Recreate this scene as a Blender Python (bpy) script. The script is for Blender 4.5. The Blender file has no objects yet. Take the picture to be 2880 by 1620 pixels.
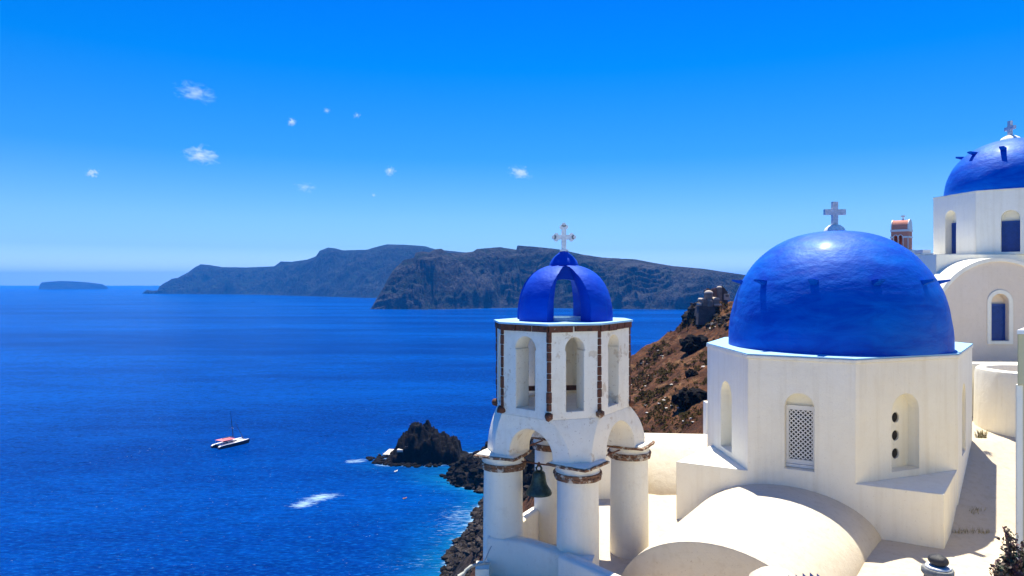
import bpy, bmesh, math, random
import numpy as np
from mathutils import Vector, Matrix
R = math.radians
S = bpy.context.scene
COL = S.collection
rng = random.Random(7)
# ------------------------------------------------------------------ camera, sky, sun, exposure
F = 2000.0                       # focal length in pixels of a 2880 px wide picture
HOR = 795.0                      # picture row of the level line
CZ = 100.0                       # camera height over the sea
cd = bpy.data.cameras.new('camera'); cam = bpy.data.objects.new('camera', cd); COL.objects.link(cam)
cam.location = (0, 0, CZ); cam.rotation_euler = (R(90), 0, 0)
cd.sensor_width = 36; cd.lens = 36 * F / 2880; cd.shift_y = -(810 - HOR) / 2880
cd.clip_start = 0.1; cd.clip_end = 200000
S.camera = cam
SUN_EL, SUN_AZ = 69.0, 7.0       # azimuth clockwise from +Y
w = bpy.data.worlds.new('World'); S.world = w; w.use_nodes = True
nt = w.node_tree; nt.nodes.clear()
wo = nt.nodes.new('ShaderNodeOutputWorld'); bg = nt.nodes.new('ShaderNodeBackground'); bg.inputs[1].default_value = 0.15
sk = nt.nodes.new('ShaderNodeTexSky'); sk.sky_type = 'NISHITA'; sk.sun_disc = False
sk.sun_elevation = R(SUN_EL); sk.sun_rotation = R(SUN_AZ)
sk.altitude = 100; sk.air_density = 1.0; sk.dust_density = 0.4; sk.ozone_density = 3.0
tc = nt.nodes.new('ShaderNodeTexCoord'); sx = nt.nodes.new('ShaderNodeSeparateXYZ'); mx = nt.nodes.new('ShaderNodeMath'); mx.operation = 'MAXIMUM'; mx.inputs[1].default_value = 0.012
cx = nt.nodes.new('ShaderNodeCombineXYZ')
nt.links.new(tc.outputs['Generated'], sx.inputs[0]); nt.links.new(sx.outputs[2], mx.inputs[0])
nt.links.new(sx.outputs[0], cx.inputs[0]); nt.links.new(sx.outputs[1], cx.inputs[1]); nt.links.new(mx.outputs[0], cx.inputs[2])
nt.links.new(cx.outputs[0], sk.inputs[0])
ml = nt.nodes.new('ShaderNodeMix'); ml.data_type = 'RGBA'; ml.blend_type = 'MULTIPLY'; ml.inputs[0].default_value = 1
rp_ = nt.nodes.new('ShaderNodeValToRGB')
SKY_TINT = [(0, (0.441, 0.532, 0.745)), (0.014, (0.395, 0.517, 0.737)), (0.047, (0.213, 0.334, 0.547)), (0.087, (0.182, 0.319, 0.471)), (0.17, (0.049, 0.247, 0.456)), (0.285, (0.000, 0.224, 0.502)), (0.37, (0.000, 0.194, 0.532)), (1, (0.008, 0.213, 0.532))]   # SKYTINT
while len(rp_.color_ramp.elements) < len(SKY_TINT): rp_.color_ramp.elements.new(.5)
for q_, (p_, c_) in zip(rp_.color_ramp.elements, SKY_TINT): q_.position = p_; q_.color = (*c_, 1)
nt.links.new(mx.outputs[0], rp_.inputs[0]); nt.links.new(rp_.outputs[0], ml.inputs[7])
nt.links.new(sk.outputs[0], ml.inputs[6]); nt.links.new(ml.outputs[2], bg.inputs[0]); nt.links.new(bg.outputs[0], wo.inputs[0])
sl = bpy.data.lights.new('sun', 'SUN'); sun = bpy.data.objects.new('sun', sl); COL.objects.link(sun)
sl.energy = 4.3; sl.angle = R(0.53); sl.color = (1.0, 0.945, 0.80)
sd = Vector((math.cos(R(SUN_EL)) * math.sin(R(SUN_AZ)), math.cos(R(SUN_EL)) * math.cos(R(SUN_AZ)), math.sin(R(SUN_EL))))
sun.rotation_euler = sd.to_track_quat('Z', 'Y').to_euler()
S.view_settings.view_transform = 'Standard'; S.view_settings.look = 'None'; S.view_settings.exposure = 1.12; S.view_settings.gamma = 1; S.view_settings.use_curve_mapping = False
S.render.engine = 'CYCLES'
S.cycles.max_bounces = 8; S.cycles.diffuse_bounces = 7; S.cycles.glossy_bounces = 3; S.cycles.volume_bounces = 1; S.cycles.transparent_max_bounces = 12
S.cycles.use_denoising = True; S.cycles.caustics_reflective = False; S.cycles.caustics_refractive = False

# ------------------------------------------------------------------ noise
_p = np.random.RandomState(11).permutation(256); _p = np.concatenate([_p, _p, _p])
_g = np.random.RandomState(5).randn(256, 3); _g /= np.linalg.norm(_g, axis=1)[:, None]
def perlin(x, y, z=0.0):
    x, y, z = np.broadcast_arrays(np.asarray(x, float), np.asarray(y, float), np.asarray(z, float))
    xi, yi, zi = np.floor(x).astype(int), np.floor(y).astype(int), np.floor(z).astype(int)
    xf, yf, zf = x - xi, y - yi, z - zi
    u, v, q = [t * t * t * (t * (t * 6 - 15) + 10) for t in (xf, yf, zf)]
    out = 0
    for i in (0, 1):
        for j in (0, 1):
            for k in (0, 1):
                hsh = _p[(_p[(_p[(xi + i) & 255] + yi + j) & 255] + zi + k) & 255]
                gg = _g[hsh]
                d = gg[..., 0] * (xf - i) + gg[..., 1] * (yf - j) + gg[..., 2] * (zf - k)
                out = out + d * (u if i else 1 - u) * (v if j else 1 - v) * (q if k else 1 - q)
    return out * 1.5
def fbm(x, y, z=0.0, o=4, g=0.5):
    s = 0; a = 1; f = 1
    for i in range(o):
        s = s + a * perlin(x * f + 17.3 * i, y * f - 9.1 * i, np.asarray(z) * f + 3.7 * i); a *= g; f *= 2.03
    return s
def ridged(x, y, z=0.0, o=5, g=0.55):
    s = 0; a = 1; f = 1; n = 0
    for i in range(o):
        s = s + a * (1 - 2 * np.abs(perlin(x * f + 31.3 * i, y * f - 19.1 * i, np.asarray(z) * f + 7.7 * i))); n += a; a *= g; f *= 2.07
    return s / n
def sstep(a, b, x): 
    t = np.clip((np.asarray(x, float) - a) / (b - a), 0, 1); return t * t * (3 - 2 * t)

# ------------------------------------------------------------------ mesh helpers (coordinates relative to the camera height)
class MB:
    def __init__(s): s.v = []; s.f = []
    def add(s, vs, fs):
        o = len(s.v); s.v += [tuple(p) for p in vs]; s.f += [tuple(i + o for i in f) for f in fs]; return s
    def box(s, x0, x1, y0, y1, z0, z1):
        return s.add([(x0,y0,z0),(x1,y0,z0),(x1,y1,z0),(x0,y1,z0),(x0,y0,z1),(x1,y0,z1),(x1,y1,z1),(x0,y1,z1)],
                     [(3,2,1,0),(4,5,6,7),(0,1,5,4),(1,2,6,5),(2,3,7,6),(3,0,4,7)])
    def obox(s, c, u, v, wv, a, b, h):      # oriented box, half sizes
        c, u, v, wv = map(Vector, (c, u, v, wv)); P = []
        for k in (-1, 1):
            for i, j in ((-1,-1),(1,-1),(1,1),(-1,1)): P.append(c + u*a*i + v*b*j + wv*h*k)
        return s.add(P, [(3,2,1,0),(4,5,6,7),(0,1,5,4),(1,2,6,5),(2,3,7,6),(3,0,4,7)])
    def loft(s, rings, cap=True):
        n = len(rings[0]); vs = [p for r in rings for p in r]; fs = []
        for k in range(len(rings) - 1):
            for i in range(n):
                j = (i + 1) % n; fs.append((k*n+i, k*n+j, (k+1)*n+j, (k+1)*n+i))
        if cap: fs.append(tuple(range(n))[::-1]); fs.append(tuple((len(rings)-1)*n + i for i in range(n)))
        return s.add(vs, fs)
    def prism(s, poly, z0, z1): return s.loft([[(x, y, z0) for x, y in poly], [(x, y, z1) for x, y in poly]])
    def lathe(s, prof, c, n=32, cap=True, wob=None):
        rings = []
        for r, z in prof:
            rings.append([(c[0] + (r + (wob(a, z) if wob else 0)) * math.cos(a), c[1] + (r + (wob(a, z) if wob else 0)) * math.sin(a), c[2] + z) for a in [2*math.pi*i/n for i in range(n)]])
        return s.loft(rings, cap)
    def tube(s, pts, r, n=8):
        pts = [Vector(p) for p in pts]; rings = []
        rr = r if isinstance(r, (list, tuple)) else [r] * len(pts)
        for i, p in enumerate(pts):
            t = (pts[min(i+1, len(pts)-1)] - pts[max(i-1, 0)]).normalized()
            a = t.orthogonal() if abs(t.z) > .9 else t.cross(Vector((0,0,1))); a.normalize(); b = a.cross(t).normalized()
            rings.append([p + (a*math.cos(q) + b*math.sin(q)) * rr[i] for q in [-2*math.pi*k/n for k in range(n)]])
        return s.loft(rings)
def make_mesh(name, mb, loc=(0, 0, 0), recalc=True):
    me = bpy.data.meshes.new(name)
    v = np.array(mb.v, float) + np.array([-loc[0], -loc[1], CZ - loc[2]])
    me.from_pydata([tuple(p) for p in v], [], mb.f)
    if recalc: bm = bmesh.new(); bm.from_mesh(me); bmesh.ops.recalc_face_normals(bm, faces=bm.faces); bm.to_mesh(me); bm.free()
    return me
def finish(me, m, smooth):
    me.materials.clear(); me.materials.append(m)
    if smooth:
        me.polygons.foreach_set('use_smooth', [True] * len(me.polygons)); me.set_sharp_from_angle(angle=R(smooth))
def mk(name, mb, m, parent=None, smooth=0, label=None, cat=None, group=None, kind=None):
    loc = tuple(parent_world(parent)) if parent else (0, 0, 0)
    if not parent and kind not in ('structure',):
        v = np.array(mb.v, float); loc = (float(v[:,0].mean()), float(v[:,1].mean()), float(v[:,2].min()) + CZ)
    me = make_mesh(name, mb, loc, kind != 'stuff'); finish(me, m, smooth)
    o = bpy.data.objects.new(name, me); COL.objects.link(o)
    if parent: o.parent = parent
    else: o.location = loc
    return tag(o, label, cat, group, kind)
def parent_world(p):
    v = Vector((0, 0, 0))
    while p: v = v + p.location; p = p.parent
    return v
def tag(o, label=None, cat=None, group=None, kind=None):
    for k, x in (('label', label), ('category', cat), ('group', group), ('kind', kind)):
        if x: o[k] = x
    return o
def thing(name, label, cat, loc, group=None):
    o = bpy.data.objects.new(name, None); COL.objects.link(o); o.location = (loc[0], loc[1], loc[2] + CZ); o.empty_display_size = .2
    return tag(o, label, cat, group)
def copy_tree(o, parent=None):
    c = o.copy(); COL.objects.link(c); c.parent = parent
    for ch in [x for x in COL.objects if x.parent == o]: copy_tree(ch, c)
    return c
def carve(o, cutters, mode='DIFFERENCE'):
    tmp = []
    for mb in cutters:
        me = make_mesh('cutter', mb, tuple(parent_world(o.parent)) if o.parent else tuple(o.location)); c = bpy.data.objects.new('cutter', me); COL.objects.link(c)
        c.location = parent_world(o.parent) if o.parent else o.location
        md = o.modifiers.new('b', 'BOOLEAN'); md.operation = mode; md.object = c; md.solver = 'EXACT'; tmp.append(c)
    bpy.context.view_layer.update()
    dg = bpy.context.evaluated_depsgraph_get(); me = bpy.data.meshes.new_from_object(o.evaluated_get(dg), depsgraph=dg)
    old = o.data; mats = [m for m in old.materials]; o.modifiers.clear(); me.name = old.name; o.data = me
    me.materials.clear()
    for m in mats: me.materials.append(m)
    me.polygons.foreach_set('material_index', [0] * len(me.polygons))
    for c in tmp: bpy.data.objects.remove(c, do_unlink=True)
    return o
def soften(o, ang=35):
    me = o.data; me.polygons.foreach_set('use_smooth', [True] * len(me.polygons)); me.set_sharp_from_angle(angle=R(ang))
def arch_cut(c, along, out, w, z0, zs, d0, d1, rise=None, w2=None, n=14, lip=0.0):
    """arched cutter; c = centre on the plane (x, y), along = unit dir of width, out = unit dir outward; from +d0 outside to -d1 inside"""
    rise = w / 2 if rise is None else rise; mb = MB(); rings = []
    for d in (d0, -d1):
        ww = w if (d > 0 or w2 is None) else w2
        prof = [(-ww/2, z0), (ww/2, z0), (ww/2, zs)]
        if lip: prof += [(ww/2 + lip, zs)]
        e = ww/2 + lip
        prof += [(e * math.cos(a), zs + rise * math.sin(a)) for a in [math.pi * (i + 1) / (n + 1) for i in range(n)]]
        if lip: prof += [(-e, zs)]
        prof += [(-ww/2, zs)]
        rings.append([(c[0] + along[0]*s + out[0]*d, c[1] + along[1]*s + out[1]*d, z) for s, z in prof])
    return mb.loft(rings)
def at(px, py, Y): return Vector(((px - 1440) / F * Y, Y, -(py - HOR) / F * Y))
_rk = {}
def rock(c, r, sd_, sub=2, flat=.8, rough=.45):
    key = (int(sd_ * 10) % 16, sub, rough)
    if key not in _rk: _rk[key] = _rock(key[0] * .77, sub, rough)
    v, f = _rk[key]
    v = v * np.array([1, 1, flat]) * np.array(r if hasattr(r, '__len__') else (r, r, r))
    a = sd_ * 2.4; ca, sa = math.cos(a), math.sin(a); v = np.c_[v[:,0]*ca - v[:,1]*sa, v[:,0]*sa + v[:,1]*ca, v[:,2]]
    return [tuple(x) for x in v + np.array(c)], f
def _rock(sd_, sub, rough):
    bm = bmesh.new(); bmesh.ops.create_icosphere(bm, subdivisions=sub, radius=1); v = np.array([x.co[:] for x in bm.verts]); f = [tuple(q.index for q in x.verts) for x in bm.faces]; bm.free()
    n = fbm(v[:,0]*1.3 + sd_*3.1, v[:,1]*1.3 + sd_*1.7, v[:,2]*1.3, 3)
    return v * (1 + rough * n)[:, None], f

# ------------------------------------------------------------------ materials
class NT:
    def __init__(s, m): s.t = m.node_tree; s.L = s.t.links
    def n(s, ty, **k):
        x = s.t.nodes.new('ShaderNode' + ty)
        for a, b in k.items(): setattr(x, a, b)
        return x
    def put(s, inp, val):
        if isinstance(val, bpy.types.NodeSocket): s.L.new(val, inp)
        elif val is not None: inp.default_value = val if not (isinstance(val, tuple) and len(val) == 3 and inp.type == 'RGBA') else (*val, 1)
    def noise(s, sc, detail=4, rough=.55, vec=None, dist=0):
        x = s.n('TexNoise'); s.put(x.inputs['Scale'], sc); x.inputs['Detail'].default_value = detail; x.inputs['Roughness'].default_value = rough; x.inputs['Distortion'].default_value = dist
        s.put(x.inputs['Vector'], vec if vec is not None else s.pos()); return x.outputs[0]
    def pos(s):
        if not hasattr(s, '_pos'): s._pos = s.n('NewGeometry').outputs['Position']
        return s._pos
    def map(s, sc=(1,1,1), loc=(0,0,0), rot=(0,0,0), vec=None):
        x = s.n('Mapping'); x.inputs['Scale'].default_value = sc; x.inputs['Location'].default_value = loc; x.inputs['Rotation'].default_value = rot
        s.put(x.inputs[0], vec if vec is not None else s.pos()); return x.outputs[0]
    def ramp(s, f, stops, ease='LINEAR'):
        x = s.n('ValToRGB'); s.put(x.inputs[0], f); e = x.color_ramp.elements; x.color_ramp.interpolation = ease
        while len(e) < len(stops): e.new(0.5)
        for q, (p, c) in zip(e, stops): q.position = p; q.color = (*c, 1) if isinstance(c, tuple) else (c, c, c, 1)
        return x.outputs[0]
    def mix(s, f, a, b, bt='MIX'):
        x = s.n('Mix', data_type='RGBA', blend_type=bt); s.put(x.inputs[0], f); s.put(x.inputs[6], a); s.put(x.inputs[7], b); return x.outputs[2]
    def math(s, op, a, b=None, c=None):
        x = s.n('Math', operation=op); s.put(x.inputs[0], a); s.put(x.inputs[1], b)
        if c is not None: s.put(x.inputs[2], c)
        return x.outputs[0]
    def bump(s, h, st, dist, nrm=None):
        x = s.n('Bump'); x.inputs['Strength'].default_value = st; x.inputs['Distance'].default_value = dist; s.put(x.inputs['Height'], h)
        if nrm is not None: s.put(x.inputs['Normal'], nrm)
        return x.outputs[0]
    def attr(s, name): x = s.n('Attribute'); x.attribute_name = name; return x.outputs['Fac']
def mat(name):
    m = bpy.data.materials.new(name); m.use_nodes = True; t = NT(m); b = m.node_tree.nodes['Principled BSDF']; return m, t, b
def simple(name, col, rough=.7, var=.12, sc=6, bump=.3, bd=.01, metal=0, bev=0.0):
    m, t, b = mat(name); c1 = tuple(x * (1 - var) for x in col); c2 = tuple(min(1, x * (1 + var)) for x in col)
    t.put(b.inputs['Base Color'], t.ramp(t.noise(sc, 5), [(.3, c1), (.7, c2)])); b.inputs['Roughness'].default_value = rough; b.inputs['Metallic'].default_value = metal
    nr = None
    if bev: x = t.n('Bevel'); x.samples = 3; x.inputs[0].default_value = bev; nr = x.outputs[0]
    t.put(b.inputs['Normal'], t.bump(t.noise(sc * 4, 4), bump, bd, nr)); return m
def plaster(name, base, streak=.0, dirt=.25, peel=0.0, bev=.025, dirtcol=(.42,.33,.24), spots=None):
    m, t, b = mat(name)
    n1 = t.noise(.9, 6, .6); n2 = t.noise(7, 5, .6)
    c = t.mix(t.math('MULTIPLY', t.ramp(n1, [(.35, 0.), (.75, 1.)]), .6), base, tuple(x * y for x, y in zip(base, (.93, .90, .84))))
    c = t.mix(t.math('MULTIPLY', t.ramp(n2, [(.5, 0.), (.8, 1.)]), dirt), c, tuple(x * y for x, y in zip(base, (.80, .74, .66))))
    if streak:
        s = t.noise(1, 5, .6, t.map((5.5, 5.5, .35)))
        c = t.mix(t.math('MULTIPLY', t.ramp(s, [(.5, 0.), (.75, 1.)]), streak), c, tuple(x * y for x, y in zip(base, (.82, .78, .70))))
    sp = t.noise(23, 3, .5)
    c = t.mix(t.math('MULTIPLY', t.ramp(sp, [(.66, 0.), (.72, 1.)]), dirt * 1.2), c, dirtcol)
    if spots:
        c = t.mix(t.ramp(t.noise(spots[0], 6, .7), [(spots[1], 0.), (spots[1] + .05, .85)]), c, dirtcol); c = t.mix(t.ramp(t.noise(spots[0] * 1.7, 5, .7), [(.5, 0.), (.6, .8)]), c, (.05, .028, .018))
    h = t.math('ADD', t.math('MULTIPLY', t.noise(3.2, 5, .6), 1.0), t.math('MULTIPLY', t.noise(26, 4, .6), .22))
    if peel:
        pn = t.noise(2.6, 7, .68, dist=.15); pm = t.ramp(pn, [(.60, 0.), (.635, 1.)])
        pm = t.math('MULTIPLY', pm, peel)
        c = t.mix(pm, c, t.ramp(t.noise(14, 5), [(.3, (.36, .25, .15)), (.6, (.62, .50, .34))])); h = t.math('SUBTRACT', h, t.math('MULTIPLY', pm, .25))
    t.put(b.inputs['Base Color'], c); b.inputs['Roughness'].default_value = .82
    b.inputs['Specular IOR Level'].default_value = .25
    nr = None
    if bev: x = t.n('Bevel'); x.samples = 4; x.inputs[0].default_value = bev; nr = x.outputs[0]
    t.put(b.inputs['Normal'], t.bump(h, .5, .035, nr)); return m
M = {}
M['wall'] = plaster('white_plaster', (.86, .825, .70), streak=.5, dirt=.18, bev=.035)
M['tower'] = plaster('old_plaster', (.84, .79, .67), streak=.4, dirt=.5, peel=.6, bev=.03)
M['pillar'] = plaster('pillar_plaster', (.86, .805, .66), streak=.3, dirt=.2, peel=.12, bev=.03)
M['floor'] = plaster('terrace_plaster', (.56, .48, .37), dirt=.75, peel=.18, bev=0)
M['vault'] = plaster('vault_plaster', (.60, .535, .43), dirt=.6, streak=.3, bev=.03)
M['pink'] = plaster('pinkish_plaster', (.76, .65, .52), streak=.2, dirt=.25)
M['ledge'] = plaster('pale_blue_paint', (.30, .54, .74), dirt=.15, bev=.01, dirtcol=(.6,.62,.6))
M['cross'] = simple('weathered_marble', (.52, .52, .54), .6, .25, 14, .5, .01, bev=.006)
M['crossw'] = simple('white_marble', (.82, .79, .73), .6, .2, 18, .5, .008, bev=.006)
def blue(name, base, hi):
    m, t, b = mat(name)
    st = t.noise(1, 6, .6, t.map((.9, .9, 3.2)), dist=.8); n2 = t.noise(9, 5, .6)
    c = t.mix(t.ramp(st, [(.35, 0.), (.7, 1.)]), base, hi); dr = t.noise(1, 5, .65, t.map((3.5, 3.5, .5))); c = t.mix(t.ramp(dr, [(.56, 0.), (.75, .30)]), c, (.0005, .15, .60)); t.put(b.inputs['Base Color'], c)
    t.put(b.inputs['Roughness'], t.ramp(t.noise(3, 4), [(.3, .52), (.7, .62)])); b.inputs['Specular IOR Level'].default_value = .35; b.inputs['Coat Weight'].default_value = .10; b.inputs['Coat Roughness'].default_value = .24; b.inputs['Specular Tint'].default_value = (.06, .55, 1, 1); b.inputs['Coat Tint'].default_value = (.8, .9, 1, 1)
    h = t.math('ADD', t.math('MULTIPLY', t.noise(1.9, 5, .55, t.map((1, 1, 1.8))), 1.), t.math('MULTIPLY', n2, .12))
    x = t.n('Bevel'); x.samples = 3; x.inputs[0].default_value = .02
    t.put(b.inputs['Normal'], t.bump(h, .6, .06, x.outputs[0])); return m
M['blue'] = blue('blue_dome_paint', (.0001, .052, .44), (.0001, .125, .60))
M['bluet'] = blue('blue_tower_paint', (.0001, .032, .42), (.0001, .058, .52))
M['shutter'] = simple('blue_shutter', (.003, .045, .25), .45, .15, 8, .2, .004)
M['stone'] = plaster('brown_corner_stone', (.135, .052, .03), dirt=.5, bev=0, dirtcol=(.50, .40, .30), spots=(8, .66))
M['rust'] = plaster('rusted_stone', (.23, .115, .06), dirt=.9, peel=0, bev=0, dirtcol=(.62, .55, .42), spots=(9, .53))
M['iron'] = simple('rusty_iron', (.16, .06, .03), .75, .4, 30, .6, .004, .3)
M['bell'] = simple('green_bronze', (.055, .085, .07), .5, .4, 12, .4, .006, .75)
M['wood'] = simple('dark_wood', (.10, .035, .022), .8, .4, 20, .6, .01)
M['white'] = simple('white_paint', (.74, .73, .70), .55, .06, 10, .2, .004, bev=.004)
M['dark'] = simple('dark_interior', (.02, .018, .016), .9, .2, 8, .1, .01)
M['basalt'] = simple('black_pebble', (.022, .020, .020), .45, .5, 40, .7, .01)
M['slab'] = simple('grey_cement', (.20, .20, .19), .85, .3, 18, .7, .01)
M['yellow'] = plaster('yellow_plaster', (.55, .50, .30), dirt=.15)
M['red'] = plaster('terracotta_paint', (.62, .25, .18), dirt=.15, bev=.02)
M['rubble'] = simple('rubble_stone', (.22, .17, .13), .95, .5, 3, 1, .08)
M['grey'] = simple('grey_hose', (.42, .42, .36), .6, .15, 20, .2, .004)
def rockmat(name, a, b_, c_, sc=.12, strata=0., bump=1., bd=.6, green=None, hs=1.0):
    m, t, b = mat(name)
    n1 = t.noise(sc, 9, .68, dist=.7); n2 = t.noise(sc * 6, 6, .65)
    c = t.ramp(n1, [(.40, a), (.50, b_), (.61, c_)])
    c = t.mix(t.ramp(n2, [(.4, 0.), (.62, .75)]), c, tuple(x * .45 for x in b_))
    if strata:
        s = t.noise(1, 5, .6, t.map((sc * .35, sc * .35, strata), ), dist=.4)
        c = t.mix(t.ramp(s, [(.42, 0.), (.6, .7)]), c, c_)
    if green: c = t.mix(t.ramp(t.noise(sc * 2.3, 7, .7), [(.52, 0.), (.62, .8)]), c, green)
    t.put(b.inputs['Base Color'], c); b.inputs['Roughness'].default_value = .95; b.inputs['Specular IOR Level'].default_value = .15
    h = t.math('ADD', t.noise(sc * 4, 8, .68, dist=.5), t.math('MULTIPLY', t.noise(sc * 20, 5, .6), .3))
    t.put(b.inputs['Normal'], t.bump(h, bump, bd)); return m
M['cliff'] = rockmat('headland_rock', (.0015, .003, .006), (.008, .012, .016), (.060, .058, .062), .0075, .02, 1.0, 20, green=(.006, .022, .018))
M['farcliff'] = rockmat('far_headland_rock', (.001, .003, .006), (.004, .009, .012), (.022, .030, .030), .004, 0, 1.0, 24, green=(.006, .02, .012))
M['black'] = rockmat('black_lava', (.003, .003, .003), (.006, .005, .006), (.018, .015, .015), .25, 0, 1., .5)
M['boulder'] = rockmat('shore_boulder', (.010, .009, .009), (.030, .023, .020), (.095, .078, .070), .30, 0, 1., .3)
M['palerock'] = simple('pale_rock', (.55, .50, .44), .9, .2, 2, .8, .1)
def hillmat():
    m, t, b = mat('red_brown_slope')
    n1 = t.noise(.07, 8, .6); n2 = t.noise(.55, 7, .65); n3 = t.noise(2.2, 5, .7)
    c = t.ramp(n1, [(.30, (.055, .020, .011)), (.5, (.125, .050, .023)), (.68, (.22, .10, .045))])
    c = t.mix(t.ramp(n2, [(.46, 0.), (.60, .85)]), c, (.05, .026, .016))
    c = t.mix(t.ramp(t.noise(.8, 6, .7), [(.58, 0.), (.68, .6)]), c, (.08, .06, .026))
    c = t.mix(t.ramp(n3, [(.72, 0.), (.76, .6)]), c, (.42, .33, .25))
    c = t.mix(t.ramp(t.noise(1.6, 7, .75), [(.52, 0.), (.60, .7)]), c, (.035, .020, .012)); c = t.mix(t.ramp(t.noise(.25, 6, .7), [(.55, 0.), (.7, .6)]), c, (.36, .20, .095))
    # steep and low ground is bare lava
    geo = t.n('NewGeometry'); sz = t.n('SeparateXYZ'); t.put(sz.inputs[0], geo.outputs['Normal'])
    st = t.ramp(sz.outputs[2], [(.42, 1.), (.62, 0.)])
    ps = t.n('SeparateXYZ'); t.put(ps.inputs[0], t.pos())
    lo = t.ramp(t.math('MULTIPLY_ADD', t.noise(.12, 4), 14., t.math('MULTIPLY', ps.outputs[2], 1.)), [(0., 1.), (1., 0.)])
    lo2 = t.math('SUBTRACT', 1.0, t.math('SMOOTH_MIN', 1.0, t.math('MAXIMUM', 0.0, t.math('MULTIPLY_ADD', ps.outputs[2], .05, t.math('MULTIPLY_ADD', t.noise(.1, 4), 1.2, -1.0))), .1))
    dk = t.ramp(t.noise(.3, 6, .6), [(.35, (.012, .011, .012)), (.7, (.07, .055, .05))])
    c = t.mix(t.math('MAXIMUM', t.math('MULTIPLY', st, .75), lo2), c, dk)
    t.put(b.inputs['Base Color'], c); b.inputs['Roughness'].default_value = .97; b.inputs['Specular IOR Level'].default_value = .1
    h = t.math('ADD', t.noise(.6, 8, .68), t.math('MULTIPLY', t.noise(3.5, 5, .65), .35))
    t.put(b.inputs['Normal'], t.bump(h, 1., 1.1)); return m
M['hill'] = hillmat()
def seamat():
    m, t, b = mat('sea_water')
    sh = t.attr('shore'); fo = t.attr('foam_glint'); fl = t.attr('far')
    big = t.noise(1, 5, .55, t.map((.0010, .0042, 1), rot=(0, 0, R(12)))); mid = t.noise(1, 4, .6, t.map((.012, .035, 1), rot=(0, 0, R(8))))
    v = t.math('ADD', t.math('MULTIPLY', big, .75), t.math('MULTIPLY', mid, .25))
    c = t.ramp(v, [(.42, (.0001, .022, .17)), (.58, (.0001, .056, .31))])
    c = t.mix(sh, c, (.004, .17, .31))
    rp = t.noise(1, 3, .6, t.map((.10, .28, 1), rot=(0, 0, R(10)))); c = t.mix(t.ramp(rp, [(.36, .55), (.58, 0.)]), c, (.0001, .014, .11)); r2 = t.noise(1, 4, .65, t.map((.33, 1.05, 1), rot=(0, 0, R(13)))); c = t.mix(t.ramp(r2, [(.50, 0.), (.72, .55)]), c, (.004, .14, .52))
    # whitecaps and foam; their white specks are also painted in as sun glitter
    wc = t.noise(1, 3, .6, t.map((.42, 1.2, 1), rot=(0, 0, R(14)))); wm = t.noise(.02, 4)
    wc_glint = t.math('MULTIPLY', t.ramp(wc, [(.69, 0.), (.73, 1.)]), t.ramp(wm, [(.42, .12), (.66, 1.)]))
    fs = t.noise(1, 5, .7, t.map((.20, .9, 1), rot=(0, 0, R(16)))); fm = t.math('MULTIPLY', t.ramp(t.math('ADD', fs, t.math('MULTIPLY', t.math('SUBTRACT', fo, .5), .55)), [(.50, 0.), (.72, 1.)]), t.ramp(fo, [(0., 0.), (.2, 1.)]))
    foam_glint = t.math('MAXIMUM', wc_glint, fm)
    c = t.mix(foam_glint, c, (.30, .46, .60)); t.put(b.inputs['Base Color'], c)
    b.inputs['IOR'].default_value = 1.12; b.inputs['Specular Tint'].default_value = (.05, .5, 1, 1); t.put(b.inputs['Roughness'], t.math('MULTIPLY_ADD', foam_glint, .4, .20)); b.inputs['Specular IOR Level'].default_value = .04
    h = t.math('ADD', t.math('MULTIPLY', t.noise(1, 4, .6, t.map((.11, .33, 1), rot=(0, 0, R(10)))), 1.6), t.math('MULTIPLY', t.noise(1, 4, .6, t.map((.55, 1.5, 1), rot=(0, 0, R(15)))), .5))
    t.put(b.inputs['Normal'], t.bump(h, .85, 1.3)); return m
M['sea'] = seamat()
def leafmat(name, a, b_):
    m, t, b = mat(name); t.put(b.inputs['Base Color'], t.ramp(t.noise(9, 3), [(.35, a), (.65, b_)])); b.inputs['Roughness'].default_value = .6; return m
M['leaf'] = leafmat('plant_leaf', (.022, .05, .012), (.13, .035, .04))
M['dry'] = leafmat('dry_grass', (.20, .17, .07), (.34, .28, .12))
M['scrub'] = leafmat('scrub_leaf', (.030, .022, .008), (.085, .062, .022)); M['scrub'].node_tree.nodes['Principled BSDF'].inputs['Specular IOR Level'].default_value = 0; M['scrub'].node_tree.nodes['Principled BSDF'].inputs['Roughness'].default_value = 1
M['twig'] = simple('twig', (.11, .07, .045), .9, .3, 30, .3, .003)

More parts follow.
